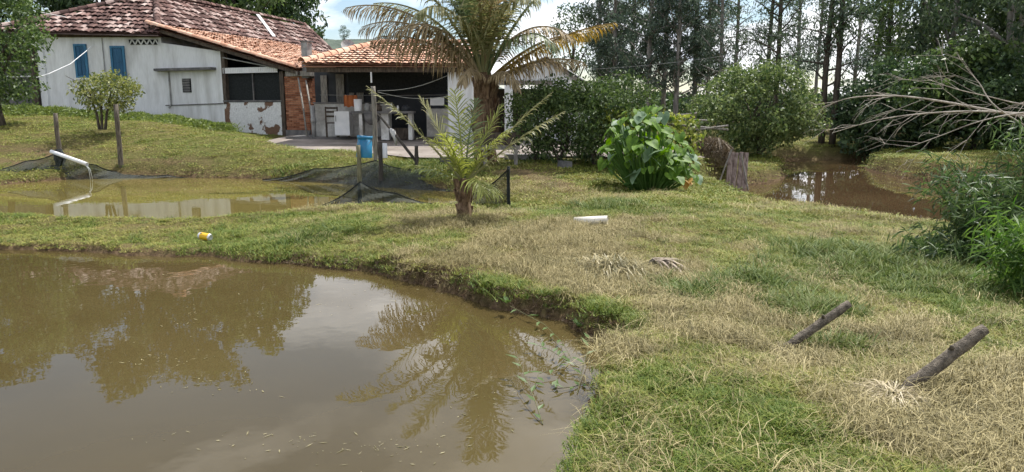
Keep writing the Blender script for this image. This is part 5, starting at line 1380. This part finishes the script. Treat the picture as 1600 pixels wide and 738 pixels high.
# ------------------------------------------------------------------ yard and kitchen things
YZ = FZ + .06
fr = D(528, 217, 23.4)
t = thing('white_freezer', 'small white fridge standing against the kitchen half wall', 'fridge', (D(538, 215, 23.4).x, 23.4, YZ))
mb = MB(); mb.box(-.23, .23, -.2, .25, .06, .80); mb.build('body', M_WHITE, t)
mb = MB(); mb.box(-.232, .232, -.245, -.205, .08, .81); dr = mb.build('door', M_WHITE, t)
mb = MB(); mb.box(-.20, -.18, -.275, -.246, .5, .68); mb.build('handle', M_GREY, dr)
for sx in (-.18, .18):
    mb = MB(); mb.box(sx - .03, sx + .03, -.15, -.09, 0, .0595); mb.build('foot', M_TIMBER, t)
t = thing('wooden_chair', 'dark wooden chair beside the white fridge', 'chair', (D(520, 213, 23.5).x, 23.5, YZ)); t.rotation_euler = (0, 0, .3)
for (x, y, h) in ((-.18, -.18, .43), (.18, -.18, .43), (-.18, .18, .95), (.18, .18, .95)):
    mb = MB(); mb.box(x - .022, x + .022, y - .022, y + .022, 0, h); mb.build('leg', M_TIMBER, t)
mb = MB(); mb.box(-.21, .21, -.21, .155, .431, .465); mb.build('seat', M_TIMBER, t)
for z in (.62, .76, .88):
    mb = MB(); mb.box(-.157, .157, .165, .195, z, z + .06); mb.build('slat', M_TIMBER, t)
M_ORANGE = mat('orange_cloth', (0.34, 0.10, 0.035), (0.50, 0.17, 0.06), scale=4, stretch=(5, 5, 1), fine=.1)
t = MB(); a, b = D(537, 149, 23.3), D(559, 167, 23.3); n = 14
for k in range(n):
    x0, x1 = a.x + (b.x - a.x) * k / n, a.x + (b.x - a.x) * (k + 1) / n; y0, y1 = 23.3 + .03 * math.sin(k * 1.4), 23.3 + .03 * math.sin((k + 1) * 1.4)
    t.poly((x0, y0, b.z + .02 * math.sin(k)), (x1, y1, b.z + .02 * math.sin(k + 1)), (x1, y1 * .3 + 23.3 * .7, a.z), (x0, y0 * .3 + 23.3 * .7, a.z))
tag(t.build('towel', M_ORANGE, None, True), 'orange towel hanging over the kitchen half wall', 'towel')
mb = MB(); a, b = D(500, 148.5, 23.31), D(700, 148.5, 23.31); mb.tube([a, (a + b) / 2 - Vector((0, 0, .02)), b], .006, 5); tag(mb.build('clothes_line', M_GREY), 'line strung along the open kitchen carrying the towel', 'line')
# counter
t = thing('kitchen_counter', 'cement counter with sink in front of the open kitchen', 'counter', (D(600, 213, 22.9).x, 22.9, YZ - .05))
mb = MB(); mb.box(-.95, .95, -.25, .3, .80, .87); mb.build('top', M_DGREY, t)
for x0, x1, m in ((-.72, -.62, M_DIRTY), (-.05, .18, M_DIRTY), (.78, .90, M_DIRTY)):
    mb = MB(); mb.box(x0, x1, -.18, .25, 0, .799); mb.build('leg', m, t)
mb = MB(); mb.ring((-.35, -.02, .45), (0, 0, 1), [(.08, 0), (.22, .12), (.27, .34), (.24, .345), (.1, .05), (.001, .03)], 18); mb.build('basin', M_DGREY, t, True)
mb = MB(); mb.box(.25, .75, .1, .25, .02, .35); mb.build('shelf', M_TIMBER, t)
ctz = YZ - .05 + .87
bucket('white_pail', 'white pail standing on the left end of the kitchen counter', 'pail', (D(560, 183, 22.85).x, 22.85, ctz), .11, .125, .36, M_WHITE, False)
def jar(name, label, cat, u, r, h, m, y=22.85):
    o = MB().ring((0, 0, 0), (0, 0, 1), [(.001, 0), (r, 0), (r * 1.02, h * .7), (r * .6, h * .85), (r * .55, h), (.001, h)], 14).build(name, m, None, True); o.location = (D(u, 183, y).x, y, ctz); return tag(o, label, cat)
jar('bottle', 'small white bottle on the counter left of centre', 'bottle', 612, .04, .22, M_WHITE)
jar('jug', 'grey jug on the counter beside the white pail', 'jug', 574, .09, .24, M_GREY)
jar('pot', 'dark cooking pot on the middle of the counter', 'pot', 590, .14, .22, M_TIMBER)
jar('pot', 'sooty pot at the right end of the counter', 'pot', 634, .12, .18, M_DARK)
jar('bottle', 'second white bottle near the right end of the counter', 'bottle', 622, .035, .17, M_WHITE)
a, b = D(672, 153, 23.2), D(694, 165, 23.2)
mb = MB(); mb.box(a.x, b.x, 23.2, 23.22, b.z, a.z); tag(mb.build('hanging_cloth', M_WHITE), 'pale cloth hanging in the kitchen next to the white pillar', 'cloth')
a = D(579, 115, 21.7)
mb = MB(); mb.tube([(a.x, 21.78, 2.5), (a.x, 21.78, 2.2)], .025, 8); o = tag(mb.build('lamp_tube', M_WHITE), 'short white lamp tube hanging under the kitchen eave', 'lamp')
for (u0, v0, u1, v1, lb) in ((480, 217, 466, 122, 'long pole leaning on the brick pillar, the left one'), (491, 217, 478, 126, 'long pole leaning on the brick pillar, the right one')):
    y0 = 23.9; b_ = D(u0, v0, y0); b_.z = YH(b_.x, y0); e_ = D(u1, v1, 25.15)
    mb = MB(); mb.tube([b_, b_.lerp(e_, .5) + Vector((.02, 0, 0)), e_], .03, 7); tag(mb.build('leaning_pole', M_GREYWOOD, None, True), lb, 'pole', 'poles leaning on the pillar')
mb = MB(); x0, y0 = D(489, 215, 23.6).x, 23.75; mb.tube([(x0, y0, YZ - .1), (x0, y0, 1.55)], .07, 12); mb.tube([(x0, y0, 1.0), (x0, y0, 1.15)], .085, 12); tag(mb.build('standing_pipe', M_GREY, None, True), 'grey upright pipe beside the brick pillar', 'pipe')
# slanting pole with a rag, clothes wires
mb = MB(); a, b = D(590, 178, 16.8), D(650, 252, 15.75); mb.tube([a, a.lerp(b, .5) + Vector((0, 0, .02)), b], [.022, .03, .034], 8)
o = tag(mb.build('slanting_pole', M_POSTD, None, True), 'slanting dark pole running from the tall grey post to the stub', 'pole')
M_RAG = mat('pale_rag', (0.36, 0.35, 0.34), (0.58, 0.57, 0.55), scale=6)
mb = MB(); q = a.lerp(b, .42); random.seed(6)
mb.tube([q + Vector((-.06, -.04, .10)), q + Vector((0, -.05, .03)), q + Vector((.05, -.05, -.10)), q + Vector((.06, -.04, -.26))], [.02, .06, .05, .015], 9, wob=.3); tag(mb.build('rag', M_RAG, None, True), 'pale rag tied to the slanting dark pole', 'rag')
for k, (v0, u1, v1, lb) in enumerate(((142, 700, 118, 'upper sagging wire from the tall grey post to the palm'), (144, 706, 150, 'lower sagging wire from the tall grey post to the palm'))):
    a, b = D(590, v0, bE.y), D(u1, v1, 16.6); mb = MB()
    mb.tube([a.lerp(b, t_) - Vector((0, 0, .10 * math.sin(math.pi * t_))) for t_ in np.linspace(0, 1, 9)], .008, 5); tag(mb.build('wire', M_GREY), lb, 'wire')
# bench and kerb right of the palm
t = thing('wooden_bench', 'rough wooden bench beside the big palm trunk', 'bench', (X(782, 16.0), 16.0, H(X(782, 16.0), 16.0)))
mb = MB(); mb.box(-.42, .42, -.15, .15, .36, .44); mb.build('seat', M_GREYWOOD, t)
mb = MB(); mb.box(-.42, .42, .151, .19, .44, .72); mb.build('backrest', M_TIMBER, t)
for x in (-.33, .33):
    for y in (-.1, .1):
        mb = MB(); mb.box(x - .04, x + .04, y - .035, y + .035, -.1, .3595); mb.build('leg', M_GREYWOOD, t)
mb = MB(); p = on(702, 254); mb.box(-.2, .2, -.12, .12, -.03, .13); o = mb.build('concrete_block', M_DGREY); o.location = p; o.rotation_euler = (0, 0, .2); tag(o, 'dark concrete block on the bank left of the palm trunk', 'block')
mb = MB(); p = on(826, 250); mb.box(-.55, .55, -.11, .11, -.05, .12); o = mb.build('kerb_stone', M_GREY); o.location = p; o.rotation_euler = (0, .02, -.12); tag(o, 'grey kerb slab on the bank by the hedge', 'kerb')
mb = MB(); p = on(882, 262); mb.box(-.12, .12, -.1, .1, -.03, .14); o = mb.build('concrete_block', M_DGREY); o.location = p; o.rotation_euler = (0, .1, .5); tag(o, 'small concrete block under the hedge', 'block')
# cables left of the house, dish on the hill, power lines
for pts, lb in (([D(40, 15, 26), D(120, 30, 29.5)], 'white cable coming in over the old roof'), ([D(55, 122, 24), D(75, 116, 24.4), D(110, 100, 25.6), D(147, 70, 27.9)], 'white cable sagging before the blue window')):
    mb = MB(); mb.tube(pts, .012, 5); tag(mb.build('cable', M_WHITE), lb, 'cable')
for (u0, v0, u1, v1, lb) in ((860, 112, 1300, 58, 'thin power line crossing before the eucalyptus'), (1100, 40, 1560, 78, 'thin power line high among the right hand trees')):
    a, b = D(u0, v0, 32), D(u1, v1, 30); mb = MB(); mb.tube([a.lerp(b, t_) - Vector((0, 0, .25 * math.sin(math.pi * t_))) for t_ in np.linspace(0, 1, 9)], .010, 4); tag(mb.build('power_line', M_GREY), lb, 'power line')
t = thing('satellite_dish', 'pale satellite dish above the kitchen roof ridge', 'dish', D(544, 82, 30))
mb = MB(); mb.tube([(0, 0, -1.05), (0, 0, .1)], .025, 6); mb.build('mast', M_GREY, t)
mb = MB(); mb.ring((0, -.02, .28), (.2, -.75, .6), [(.001, -.06), (.12, -.05), (.22, -.015), (.27, .02)], 16); mb.build('bowl', M_GREY, t, True)

# far hills
rng = np.random.default_rng(1); hx_ = np.linspace(-260, 320, 120); hy_ = np.linspace(70, 260, 30)
XX2, YY2 = np.meshgrid(hx_, hy_)
Z2 = hill_np(XX2, YY2)
Z2[0] = -1
V = np.stack([XX2.ravel(), YY2.ravel(), Z2.ravel()], 1); nx2 = 120
ii = (np.arange(29)[:, None] * nx2 + np.arange(119)[None, :]).ravel()
M_HILL = mat('wooded_hill', (0.03, 0.048, 0.034), (0.065, 0.09, 0.058), scale=.25, detail=8, bump=1.0, bscale=.6)
tag(link('hills', np_mesh('hills', V, np.stack([ii, ii + 1, ii + nx2 + 1, ii + nx2], 1)), M_HILL), 'low wooded hills behind the farm', None, kind='structure')

# ------------------------------------------------------------------ pond weeds and floating bits
M_SPRIG = leaf_mat('water_weed', (0.045, 0.085, 0.022), (0.12, 0.19, 0.05), trans=.3)
M_STEM = mat('weed_stem', (0.07, 0.075, 0.03), (0.15, 0.14, 0.065))
def sprig(label, px, rise, nl, seed, ll=.10):
    rng = np.random.default_rng(seed); P = [G(u, v, W_NEAR) + Vector((0, 0, .004 + h)) for (u, v), h in zip(px, rise)]
    t = thing('water_weed', label, 'water weed', P[0], 'weeds trailing on the pond'); mb = MB(); mb.tube([p - P[0] for p in P], [.0032, .0028, .0022, .0016][:len(P)], 5); mb.build('stem', M_STEM, t)
    me = None
    for k in range(nl):
        f = (k + .6) / nl * (len(P) - 1); i = min(int(f), len(P) - 2); q = P[i].lerp(P[i + 1], f - i) - P[0]; d = (P[i + 1] - P[i]).normalized()
        a = rng.choice((-1, 1)) * rng.uniform(.4, 1.0); v = Vector((d.x * math.cos(a) - d.y * math.sin(a), d.x * math.sin(a) + d.y * math.cos(a), rng.uniform(.05, .6))).normalized(); s = v.cross(Vector((0, 0, 1))).normalized() * .015
        l = ll * rng.uniform(.6, 1.2); mb = MB(); mb.poly(q, q + v * l * .35 + s, q + v * l - Vector((0, 0, .015)), q + v * l * .35 - s); mb.build('leaf', M_SPRIG, t)
sprig('long weed trailing from the bank tip into the pond', [(797, 488), (850, 515), (879, 542), (894, 569)], [.05, .04, .03, .02], 9, 1)
sprig('weed with drooping leaves standing out in the pond', [(848, 664), (836, 640), (820, 612), (808, 586)], [.0, .05, .09, .13], 8, 2)
sprig('weed spray reaching left from the pond corner', [(905, 580), (880, 572), (858, 560), (838, 550)], [.02, .05, .06, .05], 8, 3)
sprig('upright weed at the pond corner', [(902, 616), (910, 585), (918, 560), (921, 540)], [.0, .03, .05, .07], 6, 4)
sprig('curled weed low on the water near the corner', [(920, 598), (895, 608), (870, 612), (860, 604)], [.0, .01, .015, .01], 5, 5)
sprig('short weed leaning left off the right bank', [(890, 560), (870, 585), (842, 592), (835, 606)], [.03, .04, .03, .01], 6, 6)
for k, (u, v, lb) in enumerate(((905, 508, 'broad leaved seedling on the undercut bank'), (792, 470, 'green seedling on the bank tip of the pond'), (838, 492, 'little green seedling between the two bank seedlings'))):
    rng = np.random.default_rng(70 + k); p = on(u, v + 4); t = thing('seedling', lb, 'seedling', p, 'seedlings on the pond bank')
    for j in range(9):
        a = rng.uniform(0, 6.28); l = rng.uniform(.06, .12); v_ = Vector((math.cos(a) * .7, math.sin(a) * .7, .7)); s = Vector((-math.sin(a), math.cos(a), 0)) * .016
        mb = MB(); mb.poly((0, 0, 0), v_ * l * .5 + s, v_ * l - Vector((0, 0, .02)), v_ * l * .5 - s); mb.build('leaf', M_SPRIG, t)
rng = np.random.default_rng(77); n = 420
cl = [(300, 500, 60, 14), (340, 600, 50, 10), (620, 705, 70, 14), (560, 470, 80, 12), (240, 560, 40, 8), (760, 640, 40, 20), (450, 690, 120, 10), (120, 430, 90, 6), (840, 520, 30, 14)]
ci = rng.integers(0, len(cl), n); uu = np.array([rng.normal(cl[k][0], cl[k][2]) for k in ci]); vv = np.array([rng.normal(cl[k][1], cl[k][3]) for k in ci])
mb = MB()
for u, v in zip(uu, vv):
    p = G(u, v, W_NEAR + .003)
    if float(poly_sdf(np.array([p.x]), np.array([p.y]), PONDS[0][0])[0]) > -.1: continue
    a = rng.uniform(0, 6.28); l = rng.uniform(.004, .04) * rng.random(); w = rng.uniform(.0015, .005); c_, s_ = math.cos(a), math.sin(a)
    mb.poly(*[(p.x + x * c_ - y * s_, p.y + x * s_ + y * c_, p.z) for x, y in ((-l, 0), (0, -w), (l, 0), (0, w))])
M_BITS = leaf_mat('floating_leaf_bit', (0.10, 0.085, 0.03), (0.34, 0.30, 0.17), trans=.05)
tag(mb.build('floating_debris', M_BITS), 'scattered leaf bits floating on the muddy pond', None, kind='stuff')

# frayed roots and dead stems hanging from the undercut bank
rng = np.random.default_rng(91); n = 5200
bp_ = [G(u, v, W_NEAR) for u, v in near_px[6:15]]; f = rng.random(n) * (len(bp_) - 1); i_ = np.minimum(f.astype(int), len(bp_) - 2); fr_ = f - i_
BX = np.array([p.x for p in bp_]); BY = np.array([p.y for p in bp_])
px_ = BX[i_] * (1 - fr_) + BX[i_ + 1] * fr_; py_ = BY[i_] * (1 - fr_) + BY[i_ + 1] * fr_
off = rng.uniform(-.04, .20, n); px_ = px_ + off * .6 + rng.normal(0, .03, n); py_ = py_ + off * .8 + rng.normal(0, .03, n)
hz_ = height_np(px_, py_); ok = (hz_ > W_NEAR - .06) & (hz_ < W_NEAR + .17)
M_ROOT = leaf_mat('bank_root', (0.06, 0.036, 0.020), (0.26, 0.18, 0.105), trans=.05)
tag(link('bank_roots', leaf_mesh('bank_roots', np.c_[px_, py_, hz_ + .012][ok], .085, .007, droop=.5, rng=rng), M_ROOT), 'frayed brown roots and dead stems along the undercut pond bank', None, kind='stuff')
